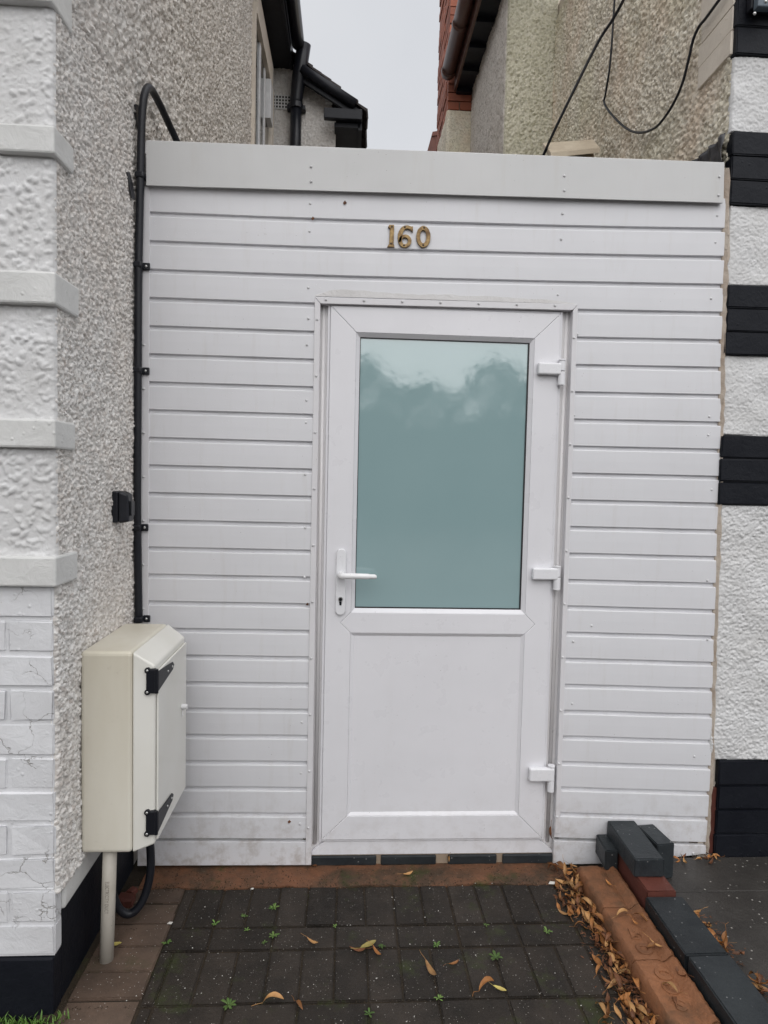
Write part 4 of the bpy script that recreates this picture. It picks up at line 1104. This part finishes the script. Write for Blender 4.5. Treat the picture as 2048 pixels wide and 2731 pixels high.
# key safe on the left wall
ky0, ky1 = -0.236, -0.172
kzt, kzb = VY(255, 1060, ky0).z, VY(255, 1131, ky0).z
ks = thing('key_safe', 'small black key safe on the left pebbledash wall', 'key safe', (XL, -0.2, kzb))
MB().box(XL + 0.001, XL + 0.024, ky0, ky1, kzb + .002, kzt - .002).build('base', 'blackplastic', ks, 0.005)
MB().hexa([(XL + 0.025, ky0 - 0.002, kzb), (XL + 0.058, ky0 + 0.006, kzb + 0.006), (XL + 0.058, ky1 - 0.006, kzb + 0.006), (XL + 0.025, ky1 + 0.002, kzb), (XL + 0.025, ky0 - 0.002, kzt), (XL + 0.054, ky0 + 0.006, kzt - 0.012), (XL + 0.054, ky1 - 0.006, kzt - 0.012), (XL + 0.025, ky1 + 0.002, kzt)]).build('cover', 'blackplastic', ks, 0.007, segs=3)
MB().box(XL + 0.059, XL + 0.063, ky0 + 0.016, ky1 - 0.016, kzb + 0.025, kzt - 0.035).build('shutter', 'blackplastic', ks, 0.001)

# ================================================================== RIGHT SIDE: overhead wires, ledge, membrane, bracket
def wire(pts, r, label):
    o = MB().tube(smooth_path(pts, 8), r, 8).build('wire', 'cable', None, smooth=True); return tag(o, label, 'wire', 'black wires by the right wall')
w1 = [(1355, -16), (1347, 0), (1325, 40), (1290, 95), (1235, 205), (1195, 288), (1172, 340)]
wire([VY(x, y, 0.72 + 0.46 * k / 6) for k, (x, y) in enumerate(w1)], 0.0075, 'straight black wire slanting down to the ledge behind the gate')
w2 = [((1300 + zx * .4509) / K, zy * .4509 / K) for zx, zy in ((756, -40), (752, 0), (745, 100), (735, 260), (720, 420), (697, 560), (690, 605), (720, 660), (790, 735), (850, 775), (905, 785), (960, 772), (1015, 735), (1090, 630), (1150, 500), (1190, 350), (1215, 240), (1250, 160), (1290, 110), (1370, 0), (1400, -40))]
wire([VX(x, y, XR - 0.035) for x, y in w2], 0.0058, 'looping black wire hanging in a wide curve on the right side wall')
lg = thing('ledge', 'small cream painted wooden ledge in the wall corner behind the gate', 'ledge', (1.25, 1.15, 2.6))
YG = 1.08
a, b2, c2, d2 = VY(1172, 309, YG + .17), VY(1281, 301, YG + .17), VY(1296, 318, YG), VY(1190, 329, YG)
MB().hexa([d2 - Vector((0, 0, .03)), c2 - Vector((0, 0, .03)), b2 - Vector((0, 0, .03)), a - Vector((0, 0, .03)), d2, c2, b2, a]).build('top_board', 'cream_wood', lg, 0.003)
MB().hexa([(d2.x + .03, YG + .03, 2.2), (c2.x - .02, YG + .03, 2.2), (b2.x, YG + .17, 2.2), (a.x + .03, YG + .17, 2.2), (d2.x + .03, YG + .03, d2.z - .034), (c2.x - .02, YG + .03, c2.z - .034), (b2.x, YG + .17, b2.z - .034), (a.x + .03, YG + .17, a.z - .034)]).build('apron', 'cream_wood', lg)
mem = [VX(x, y, XR - 0.02) for x, y in ((1500, 352), (1580, 280))]
m = MB(); N = 14; pts = []; rnd = random.Random(8)
for i in range(N + 1):
    for j in range(N + 1):
        s, u = i / N, j / N
        yv = mem[0].y * (1 - s) + 0.006
        ztop_ = mem[0].z + (mem[1].z - mem[0].z) * s + 0.004 * math.sin(s * 15)
        zv = 2.62 + (ztop_ - 2.62) * u
        pts.append((XR - 0.026 - 0.008 * math.sin(s * 22 + u * 7) - rnd.uniform(0, .006), yv, zv))
fs = [(i * (N + 1) + j, (i + 1) * (N + 1) + j, (i + 1) * (N + 1) + j + 1, i * (N + 1) + j + 1) for i in range(N) for j in range(N)]
mo = m.add(pts, fs).build('membrane_sheet', 'membrane', None, smooth=True); sm_ = mo.modifiers.new('s', 'SOLIDIFY'); sm_.thickness = 0.002
tag(mo, 'crumpled black plastic sheet on the wall above the gate right end', 'membrane')
bk = thing('wall_bracket', 'dark metal bracket on the black quoin at the top right', 'bracket', (1.5, -0.02, 3.2))
a, b2 = VY(1618, -25, -.03), VY(1700, 32, -.03)
MB().box(a.x, b2.x, -0.05, -0.02, b2.z, a.z).build('plate', 'timber_dark', bk, 0.004)
a, b2 = VY(1632, -20, -.06), VY(1662, 24, -.06)
M['galv'] = simple('dull zinc', (0.10, 0.13, 0.16), 0.45, c2=(0.06, 0.08, 0.10))
MB().box(a.x, b2.x, -0.08, -0.0505, b2.z, a.z).build('clamp', 'galv', bk, 0.004)
for (x, y) in ((1626, 34), (1650, 8)):
    p = VY(x, y, -.07); MB().dome((p.x, -0.0805, p.z), 0.006, 0.005, (0, -1, 0)).build('bolt', 'steel', bk, smooth=True)

# ================================================================== KERB, LOOSE BRICKS
# frogged terracotta bricks laid end to end against the paving
tk = thing('terracotta_kerb', 'row of orange terracotta bricks with worn lettering along the paving edge', 'kerb', (0.95, -0.5, 0))
tx0, tx1, tzt = 0.893, 1.028, 0.060
def frog_brick(y0, y1, seed):
    rnd = random.Random(seed); m = MB(); NY = 22; NXk = 14; pts = []
    for i in range(NY + 1):
        for j in range(NXk + 1):
            s, u = j / NXk, i / NY
            x = tx0 + (tx1 - tx0) * s; yv = y0 + (y1 - y0) * u
            z = tzt
            if s < 0.08: z -= 0.012 * (1 - s / .08) ** 2
            if 0.62 < s <= 0.80: z -= 0.007 * math.sin((s - .62) / .18 * math.pi)
            if s > 0.80: z += 0.014 * math.sin((s - .80) / .20 * math.pi * .8) + rnd.uniform(-.003, .003)
            z += rnd.uniform(-.0012, .0012)
            if i in (0, NY): z -= 0.003
            pts.append((x + (rnd.uniform(-.0015, .0015) if 0 < j < NXk else 0), yv, z))
    n = NXk + 1
    fs = [(i * n + j, i * n + j + 1, (i + 1) * n + j + 1, (i + 1) * n + j) for i in range(NY) for j in range(NXk)]
    base = len(pts)
    rim_ = [j for j in range(n)] + [i * n + NXk for i in range(1, NY + 1)] + [NY * n + j for j in range(NXk - 1, -1, -1)] + [i * n for i in range(NY - 1, 0, -1)]
    pts += [(pts[k][0], pts[k][1], -0.02) for k in rim_]
    L_ = len(rim_)
    fs += [(rim_[k], base + k, base + (k + 1) % L_, rim_[(k + 1) % L_]) for k in range(L_)]
    m.add(pts, fs); o = m.build('brick', 'terracotta', tk, smooth=True); o.data.set_sharp_from_angle(angle=math.radians(48)); return o
frog_brick(-0.330, -0.095, 1); frog_brick(-0.570, -0.334, 2); frog_brick(-0.812, -0.574, 3); frog_brick(-1.05, -0.816, 4)
def emboss(txt, x, y, size, rot):
    cu = bpy.data.curves.new('lettering', 'FONT'); cu.body = txt; cu.size = size; cu.extrude = 0.004; cu.bevel_depth = 0.0015; cu.align_x = 'CENTER'; cu.align_y = 'CENTER'; cu.offset = 0.0022
    to = bpy.data.objects.new('lettering', cu); col.objects.link(to)
    dg = bpy.context.evaluated_depsgraph_get(); me = bpy.data.meshes.new_from_object(to.evaluated_get(dg)); bpy.data.objects.remove(to)
    me.transform(Matrix.Translation((x, y, tzt - 0.0015)) @ Matrix.Rotation(rot, 4, 'Z'))
    link('lettering', me, 'terracotta', tk)
for ch, vx, vy in (('B', 1372, 2020), ('O', 1392, 2052), ('C', 1431, 2106), ('O', 1450, 2136), ('S', 1470, 2172)):
    p = VZ(vx, vy, tzt); emboss(ch, p.x, p.y, 0.058, math.radians(-8))
# blue bricks of the raised kerb
bkx0, bkx1, bzt = 1.034, 1.166, 0.108
kb = thing('blue_kerb', 'raised kerb of dark blue engineering bricks beside the terracotta row', 'kerb', (1.1, -0.6, 0))
for k, (y0, y1) in enumerate(((-0.618, -0.352), (-0.888, -0.622), (-1.158, -0.892))):
    o = link('brick', wobble_brick(bkx1 - bkx0, y1 - y0, 0.13, 70 + k, 0.0012), 'blue_brick', kb); o.matrix_parent_inverse = Matrix.Translation(-kb.location)
    o.location = ((bkx0 + bkx1) / 2 + (0.004 if k else 0), (y0 + y1) / 2, bzt - 0.065)
def loose(name, mat, x0, x1, y0, y1, z0, z1, rz, label, seed, tilt=(0, 0)):
    o = link(name, wobble_brick(x1 - x0, y1 - y0, z1 - z0, seed, 0.0013), mat, None)
    o.location = ((x0 + x1) / 2, (y0 + y1) / 2, (z0 + z1) / 2); o.rotation_euler = (tilt[0], tilt[1], rz)
    return tag(o, label, 'brick', 'loose bricks by the gate')
loose('brick', 'red_brick', 1.044, 1.148, -0.346, -0.085, 0.0, 0.122, 0.0, 'dark red clay brick under the stacked dark bricks, at the head of the kerb', 80)
loose('brick', 'blue_brick', 1.035, 1.143, -0.272, -0.012, 0.1235, 0.190, math.radians(-1.5), 'dark blue brick lying on top of the red brick', 81)
loose('brick', 'blue_brick', 1.165, 1.235, -0.150, -0.010, 0.037, 0.172, math.radians(6), 'dark brick standing upright on the slab behind the stacked brick', 82)
loose('brick', 'blue_brick', 0.992, 1.040, -0.128, -0.012, 0.058, 0.135, math.radians(-4), 'short dark brick end wedged left of the stacked brick', 83)

# ================================================================== LEAVES
def leaf_mesh(L, W, curl, twist, seed, stem=True):
    rnd = random.Random(seed); N = 10; C = 4; pts = []; fs = []
    for i in range(N + 1):
        s = i / N; w = W * (math.sin(math.pi * min(1, s * 1.02)) ** 0.75) * (0.85 + .15 * rnd.random()) + 0.0006
        a = curl * (s - 0.5); x = L * (math.sin(a) / curl if abs(curl) > .01 else (s - .5)); z = L * (1 - math.cos(a)) / curl if abs(curl) > .01 else 0
        tw = twist * (s - .5)
        for j in range(C + 1):
            u = (j / C - .5) * 2; yv = u * w; zz_ = abs(u) ** 1.6 * w * 0.55
            pts.append((x, yv * math.cos(tw) - zz_ * math.sin(tw), z + yv * math.sin(tw) + zz_ * math.cos(tw) + rnd.uniform(-.0006, .0006)))
    for i in range(N):
        for j in range(C): fs.append((i * 5 + j, (i + 1) * 5 + j, (i + 1) * 5 + j + 1, i * 5 + j + 1))
    m = MB().add(pts, fs)
    if stem:
        e_ = Vector(pts[2]); m.tube([e_, e_ + Vector((-L * .25, rnd.uniform(-.006, .006), .003)), e_ + Vector((-L * .45, rnd.uniform(-.012, .012), 0.004))], 0.0007, 4)
    me = m.mesh('leaf', True); zmin = min(v.co.z for v in me.vertices)
    for v in me.vertices: v.co.z -= zmin
    return me
protos = []
for k, (L_, W_, cu_, tw_) in enumerate(((.066, .0075, 1.6, .9), (.052, .0065, -1.5, 1.6), (.078, .007, 2.3, -1.2), (.048, .0085, .9, .6), (.070, .0095, -1.9, 1.3), (.042, .006, 2.4, 1.9), (.060, .008, 1.3, -2.0))):
    for mn in ('leaf_orange', 'leaf_tan', 'leaf_brown', 'leaf_orange'):
        me = leaf_mesh(L_, W_, cu_, tw_, k * 7 + len(mn)); me.materials.append(M[mn]); protos.append(me)
def put_leaf(x, y, z, label, group, me=None, rz=None, sc_=1.0, tilt=0.25):
    o = link('leaf', me or random.choice(protos), None)
    o.location = (x, y, z); o.rotation_euler = (random.uniform(-tilt, tilt), random.uniform(-tilt, tilt), rz if rz is not None else random.uniform(0, 6.28)); o.scale = (sc_,) * 3
    return tag(o, label, 'leaf', group)
random.seed(21)
for k in range(165):                              # drift against the terracotta row
    s = random.random(); y = -0.10 - 0.78 * s
    wdt = 0.085 + 0.04 * math.sin(s * 9 + 1)
    x = 0.884 - abs(random.gauss(0, 0.5)) * wdt
    z = random.uniform(0.002, 0.028) * (1 - min(1, (0.884 - x) / 0.1))
    me_ = random.choice(protos); cn = {'leaf_orange': 'orange', 'leaf_tan': 'tan', 'leaf_brown': 'dark brown'}[[q for q in M if M[q] == me_.materials[0]][0]]
    wh = 'at the door end of' if y > -0.33 else ('in the middle of' if y > -0.58 else 'at the near end of')
    put_leaf(x, y, z, f'curled {cn} leaf {wh} the drift beside the terracotta bricks', 'leaves drifted along the terracotta bricks', me_, sc_=random.uniform(.7, 1.1), rz=random.choice((1.57, 1.2, 2.0, random.uniform(0, 6.28))) + random.uniform(-.4, .4), tilt=0.5)
for k in range(70):                               # drift on the slab
    s = random.random(); y = -0.36 - 0.55 * s
    x = 1.185 + abs(random.gauss(0, 0.4)) * 0.05 + (0.03 if s > .5 else 0)
    if 0.38 < s < 0.5: continue
    me_ = random.choice(protos); cn = {'leaf_orange': 'orange', 'leaf_tan': 'tan', 'leaf_brown': 'dark brown'}[[q for q in M if M[q] == me_.materials[0]][0]]
    wh = 'in the far patch on' if s <= .38 else 'in the near patch on'
    put_leaf(x, y, random.uniform(0.04, 0.07), f'curled {cn} leaf {wh} the slab beside the blue kerb', 'leaves drifted on the slab', me_, sc_=random.uniform(.7, 1.1), tilt=0.5)
for k in range(12):
    put_leaf(random.uniform(1.2, 1.5), random.uniform(-.06, -.02), 0.042, 'small brown leaf on the slab at the foot of the right boards', 'leaves at the foot of the right boards', sc_=0.7)
for k in range(14):
    put_leaf(random.uniform(0.80, 0.90), random.uniform(-.12, -.03), random.uniform(.01, .04), 'brown leaf heaped in the corner right of the threshold', 'leaves in the threshold corner', sc_=random.uniform(.7, 1), tilt=0.8)
for k in range(9):
    p = (random.uniform(0.93, 1.01), random.uniform(-.75, -.12)); put_leaf(p[0], p[1], tzt + .004, 'dry leaf lying on the lettered terracotta bricks', 'leaves on the terracotta bricks', sc_=random.uniform(.6, .9))
def P7(zx, zy): return VZ((700 + zx * .4822) / K, (2150 + zy * .4822) / K, 0.002)
def P6(zx, zy): return VZ((zx * .4822) / K, (2150 + zy * .4822) / K, 0.002)
yl = leaf_mesh(.062, .011, .9, .4, 3); yl.materials.append(M['leaf_yellow'])
for p, me_, rz, sc_, lab in (
    (P7(275, 755), protos[1], -.6, .8, 'single tan leaf left of centre on the dark paving'),
    (P7(585, 775), yl, .5, 1.0, 'yellow tan leaf, largest of the clump at the middle of the paving'),
    (P7(525, 800), protos[2], 2.9, .9, 'brown leaf at the left of the clump at the middle of the paving'),
    (P7(630, 810), protos[3], -1.0, .8, 'orange leaf at the right of the clump at the middle of the paving'),
    (P7(930, 915), protos[1], -1.2, 1.2, 'long thin tan leaf lying along a joint below the middle of the paving'),
    (P7(1055, 875), protos[3], .4, .7, 'small brown leaf right of the long thin leaf'),
    (P7(1240, 1000), protos[16], .6, 1.1, 'broad orange leaf near the bottom of the paving, right of centre'),
    (P7(1310, 1015), yl, -.4, .7, 'yellow green leaf beside the broad orange leaf'),
    (P7(60, 1080), protos[17], .1, 1.0, 'curled orange leaf at the bottom of the paving, left one of two'),
    (P7(200, 1105), protos[4], -.9, .9, 'curled orange leaf at the bottom of the paving, right one of two'),
    (P6(635, 770), yl, .3, .7, 'yellow leaf beside the foot of the grey white conduit'),
    (P7(800, 385), protos[1], .5, .8, 'tan leaf lying on the mortar fillet before the door'),
    (P7(280, 335), protos[2], -.5, .6, 'small brown leaf at the left end of the threshold bricks'),
    (P7(975, 300), protos[5], 1.6, .6, 'tan leaf stuck upright against the threshold bricks')):
    o = put_leaf(p.x, p.y, 0.003, lab, 'single leaves on the paving', me_, rz, sc_, 0.1)
    if 'fillet' in lab or 'threshold' in lab: o.location.z = 0.007
    if 'upright' in lab: o.location = (VY(970, 1852, 0).x, -0.004, 0.035); o.rotation_euler = (0, 1.4, 1.6)
# leaf caught at the lower hinge side of the frame
p = VY(1186, 1800, -.006); o = put_leaf(p.x, -0.012, p.z, 'long brown leaf hanging at the bottom right of the door frame', 'single leaves on the paving', protos[2], 1.57, 1.0); o.rotation_euler = (0.0, 1.35, 0.3)

# crumbled leaf litter under the drifts
rnd = random.Random(31); m = MB()
for k in range(1500):
    if k % 3: x, y, z = 0.888 - abs(rnd.gauss(0, .035)), rnd.uniform(-.95, -.03), rnd.uniform(.001, .012)
    else: x, y, z = 1.17 + abs(rnd.gauss(0, .035)), rnd.choice((rnd.uniform(-.58, -.36), rnd.uniform(-.95, -.66))), rnd.uniform(.040, .05)
    a = rnd.uniform(0, 6.28); L_ = rnd.uniform(.003, .012); w_ = rnd.uniform(.001, .003); d = Vector((math.cos(a), math.sin(a), rnd.uniform(-.2, .3))) * L_; q_ = Vector((-math.sin(a), math.cos(a), 0)) * w_; b0 = Vector((x, y, z))
    m.add([b0 - d, b0 + q_ + Vector((0, 0, .0015)), b0 + d, b0 - q_], [(0, 1, 2, 3)])
ll = m.build('leaf_litter', 'leaf_brown'); tag(ll, 'crumbled dark brown leaf litter under the leaf drifts', 'leaf litter', kind='stuff')

# weeds in the joints
def weed(p, n, size, label, seed, upright=.5):
    rnd = random.Random(seed); root = thing('weed', label, 'weed', (p.x, p.y, 0), 'weeds in the paving joints'); m = MB()
    for k in range(n):
        a = 6.28 * k / n + rnd.uniform(-.4, .4); L_ = size * rnd.uniform(.6, 1.1); w = L_ * .28; el = rnd.uniform(.15, upright + .3)
        d = Vector((math.cos(a), math.sin(a), 0)); s_ = Vector((-d.y, d.x, 0)); up = Vector((0, 0, 1)); b0 = Vector((p.x, p.y, 0.001))
        c1_, c2_, c3_ = b0 + d * L_ * .35 + up * L_ * el * .5, b0 + d * L_ * .7 + up * L_ * el * .7, b0 + d * L_ + up * L_ * el * .6
        m.add([b0 - s_ * w * .1, b0 + s_ * w * .1, c1_ - s_ * w * .5, c1_ - up * w * .2, c1_ + s_ * w * .5, c2_ - s_ * w * .6, c2_ - up * w * .25, c2_ + s_ * w * .6, c3_], [(0, 3, 2), (0, 1, 3), (1, 4, 3), (2, 3, 6, 5), (3, 4, 7, 6), (5, 6, 8), (6, 7, 8)])
    lf = m.build('leaves', 'weed', root, smooth=True)
    s = lf.modifiers.new('s', 'SOLIDIFY'); s.thickness = 0.0006
for k, (p, n, sz, lab) in enumerate((
    (P7(1290, 840), 10, .026, 'bright green leafy weed right of centre on the paving, the greenest one'), (P7(1575, 695), 8, .020, 'green weed near the leaf drift at the right of the paving'),
    (P7(65, 565), 6, .020, 'green weed in the first row of pavers left of the door'), (P7(60, 720), 7, .022, 'green weed just below the one left of the door'),
    (P7(400, 662), 5, .012, 'tiny weed in the cross joint left of centre'), (P7(1235, 655), 5, .012, 'tiny weed in the cross joint right of centre'),
    (P7(660, 775), 8, .016, 'mossy weed tuft beside the middle leaf clump'), (P7(960, 770), 8, .018, 'mossy weed tuft in the joint below the door handle side centre'),
    (P7(975, 1065), 7, .016, 'small green weed at the end of the long thin leaf'), (P7(590, 1150), 7, .018, 'weed at the bottom edge of the paving near the centre'),
    (P6(1515, 560), 6, .02, 'upper left weed with pointed leaves below the left boards'), (P6(1350, 610), 6, .016, 'weed in a joint below the left boards, left of the pointed one'),
    (P6(1190, 650), 6, .018, 'weed farthest left in the dark pavers'), (P6(1365, 685), 5, .014, 'small pale weed between the left pavers'),
    (P6(920, 760), 6, .018, 'pale weed at the edge of the brown pavers'), (P6(1265, 1100), 9, .026, 'spiky weed tuft at the bottom left of the paving'), (P6(1460, 755), 5, .012, 'tiny weed beside the second cross joint on the left'))):
    weed(p, n, sz, lab, k + 3)
# grass in the corner by the plinth
rnd = random.Random(4); m = MB()
for k in range(420):
    x = rnd.uniform(-1.05, -0.74); y = -0.672 - abs(rnd.gauss(0, .03)) if x < -.79 else rnd.uniform(-.70, -.60)
    if x > -.79 and rnd.random() < .55: continue
    if x > -.79: y = -.668 + rnd.uniform(-.03, .012)
    h_ = rnd.uniform(.008, .03); a = rnd.uniform(0, 6.28); d = Vector((math.cos(a), math.sin(a), 0)) * h_ * .7; s_ = Vector((-math.sin(a), math.cos(a), 0)) * .0022; b0 = Vector((x, y, -.01))
    m.add([b0 - s_, b0 + s_, b0 + d * .5 + Vector((0, 0, h_ * .7)) + s_ * .8, b0 + d * .5 + Vector((0, 0, h_ * .7)) - s_ * .8, b0 + d + Vector((0, 0, h_))], [(0, 1, 2, 3), (3, 2, 4)])
go_ = m.build('grass', 'grass'); tag(go_, 'short green grass at the foot of the black plinth', 'grass', kind='stuff')
# moss and soil crumbs in the joints, pale chips and grit
m = MB(); rnd = random.Random(6)
for k in range(2600):
    if rnd.random() < .55:
        n = rnd.randint(-5, 8); x = PX0 + n * PS + rnd.gauss(0, .003); y = rnd.uniform(-.95, -.11)
    else:
        y = rnd.choice([-.322, -.427, -.637, -.742, -.112]) + rnd.gauss(0, .003); x = rnd.uniform(-.76, .9)
    if rnd.random() < .12: x, y = XL + abs(rnd.gauss(0.02, .012)), rnd.uniform(-.66, -.05)
    s = rnd.uniform(.0008, .0026); z = -.003 + rnd.uniform(0, .003)
    m.add([(x - s, y - s * .6, z), (x + s, y - s * .4, z), (x, y + s, z), (x + rnd.uniform(-s, s) * .4, y, z + s * 1.3)], [(0, 1, 3), (1, 2, 3), (2, 0, 3)])
for k in range(900):
    x, y = rnd.uniform(-.73, .86), -rnd.random() ** .6 * .125 - .002
    s = rnd.uniform(.0008, .0032); z = .003
    m.add([(x - s, y - s * .6, z), (x + s, y - s * .4, z), (x, y + s, z), (x + rnd.uniform(-s, s) * .4, y, z + s * 1.2)], [(0, 1, 3), (1, 2, 3), (2, 0, 3)])
mo_ = m.build('joint_moss', 'soil'); tag(mo_, 'dark soil and moss crumbs in the paving joints', 'moss', kind='stuff')
m = MB()
for k in range(150):
    x, y = rnd.uniform(-.75, .9), rnd.uniform(-.95, -.09); s = rnd.uniform(.0008, .0025); z = 0.0015
    m.add([(x - s, y - s * .6, z), (x + s, y - s * .4, z), (x, y + s, z), (x + rnd.uniform(-s, s) * .4, y, z + s)], [(0, 1, 3), (1, 2, 3), (2, 0, 3)])
ch_ = m.build('grit', 'chip'); tag(ch_, 'pale grit scattered over the paving', 'grit', kind='stuff')
for (p, s, lab) in ((P7(1600, 428), .014, 'white paint flake at the right end of the mortar fillet'), (P6(940, 650), .009, 'white chip on the joint between brown and dark pavers'), (P6(1395, 460), .006, 'small white chip below the left boards')):
    o = MB().prism([(p.x - s, p.y - s * .3, .003), (p.x + s * .6, p.y - s * .5, .003), (p.x + s, p.y + s * .2, .005), (p.x - s * .3, p.y + s * .6, .004)], (0, 0, .002)).build('paint_chip', 'chip'); tag(o, lab, 'chip', 'white chips on the paving')

# ================================================================== STREET BEHIND THE VIEWER (mirrored in the pane)
rnd = random.Random(12); m = MB()
for k in range(14000):
    x = rnd.uniform(-22, 22); top = 4.35 + 0.5 * math.sin(x * .45) + .55 * math.sin(x * 1.3 + 1) + .3 * math.sin(x * 3.1)
    z = top * (1 - rnd.random() ** 1.6); y = -19 + rnd.uniform(-1.6, 1.6) * (1 - .5 * z / 7)
    s = rnd.uniform(.12, .3); n = Vector((rnd.gauss(0, 1), rnd.gauss(0, 1), rnd.gauss(0, 1))).normalized(); u = n.orthogonal().normalized() * s; w = n.cross(u)
    c_ = Vector((x, y, z)); m.add([c_ - u, c_ - w * .6, c_ + u, c_ + w * .6], [(0, 1, 2, 3)])
for k in range(44):                               # plain blocks added behind the leaves to shut out sky gaps
    x = -22 + k; m.box(x, x + 0.98, -21.4, -20.8, -0.04, 3.3 + 0.45 * math.sin(x * .45) + .45 * math.sin(x * 1.3 + 1) + rnd.uniform(-.15, .15))
tg_ = m.build('street_trees', 'hedge'); tag(tg_, 'mass of trees across the street, seen only mirrored in the door pane', 'trees', kind='stuff')
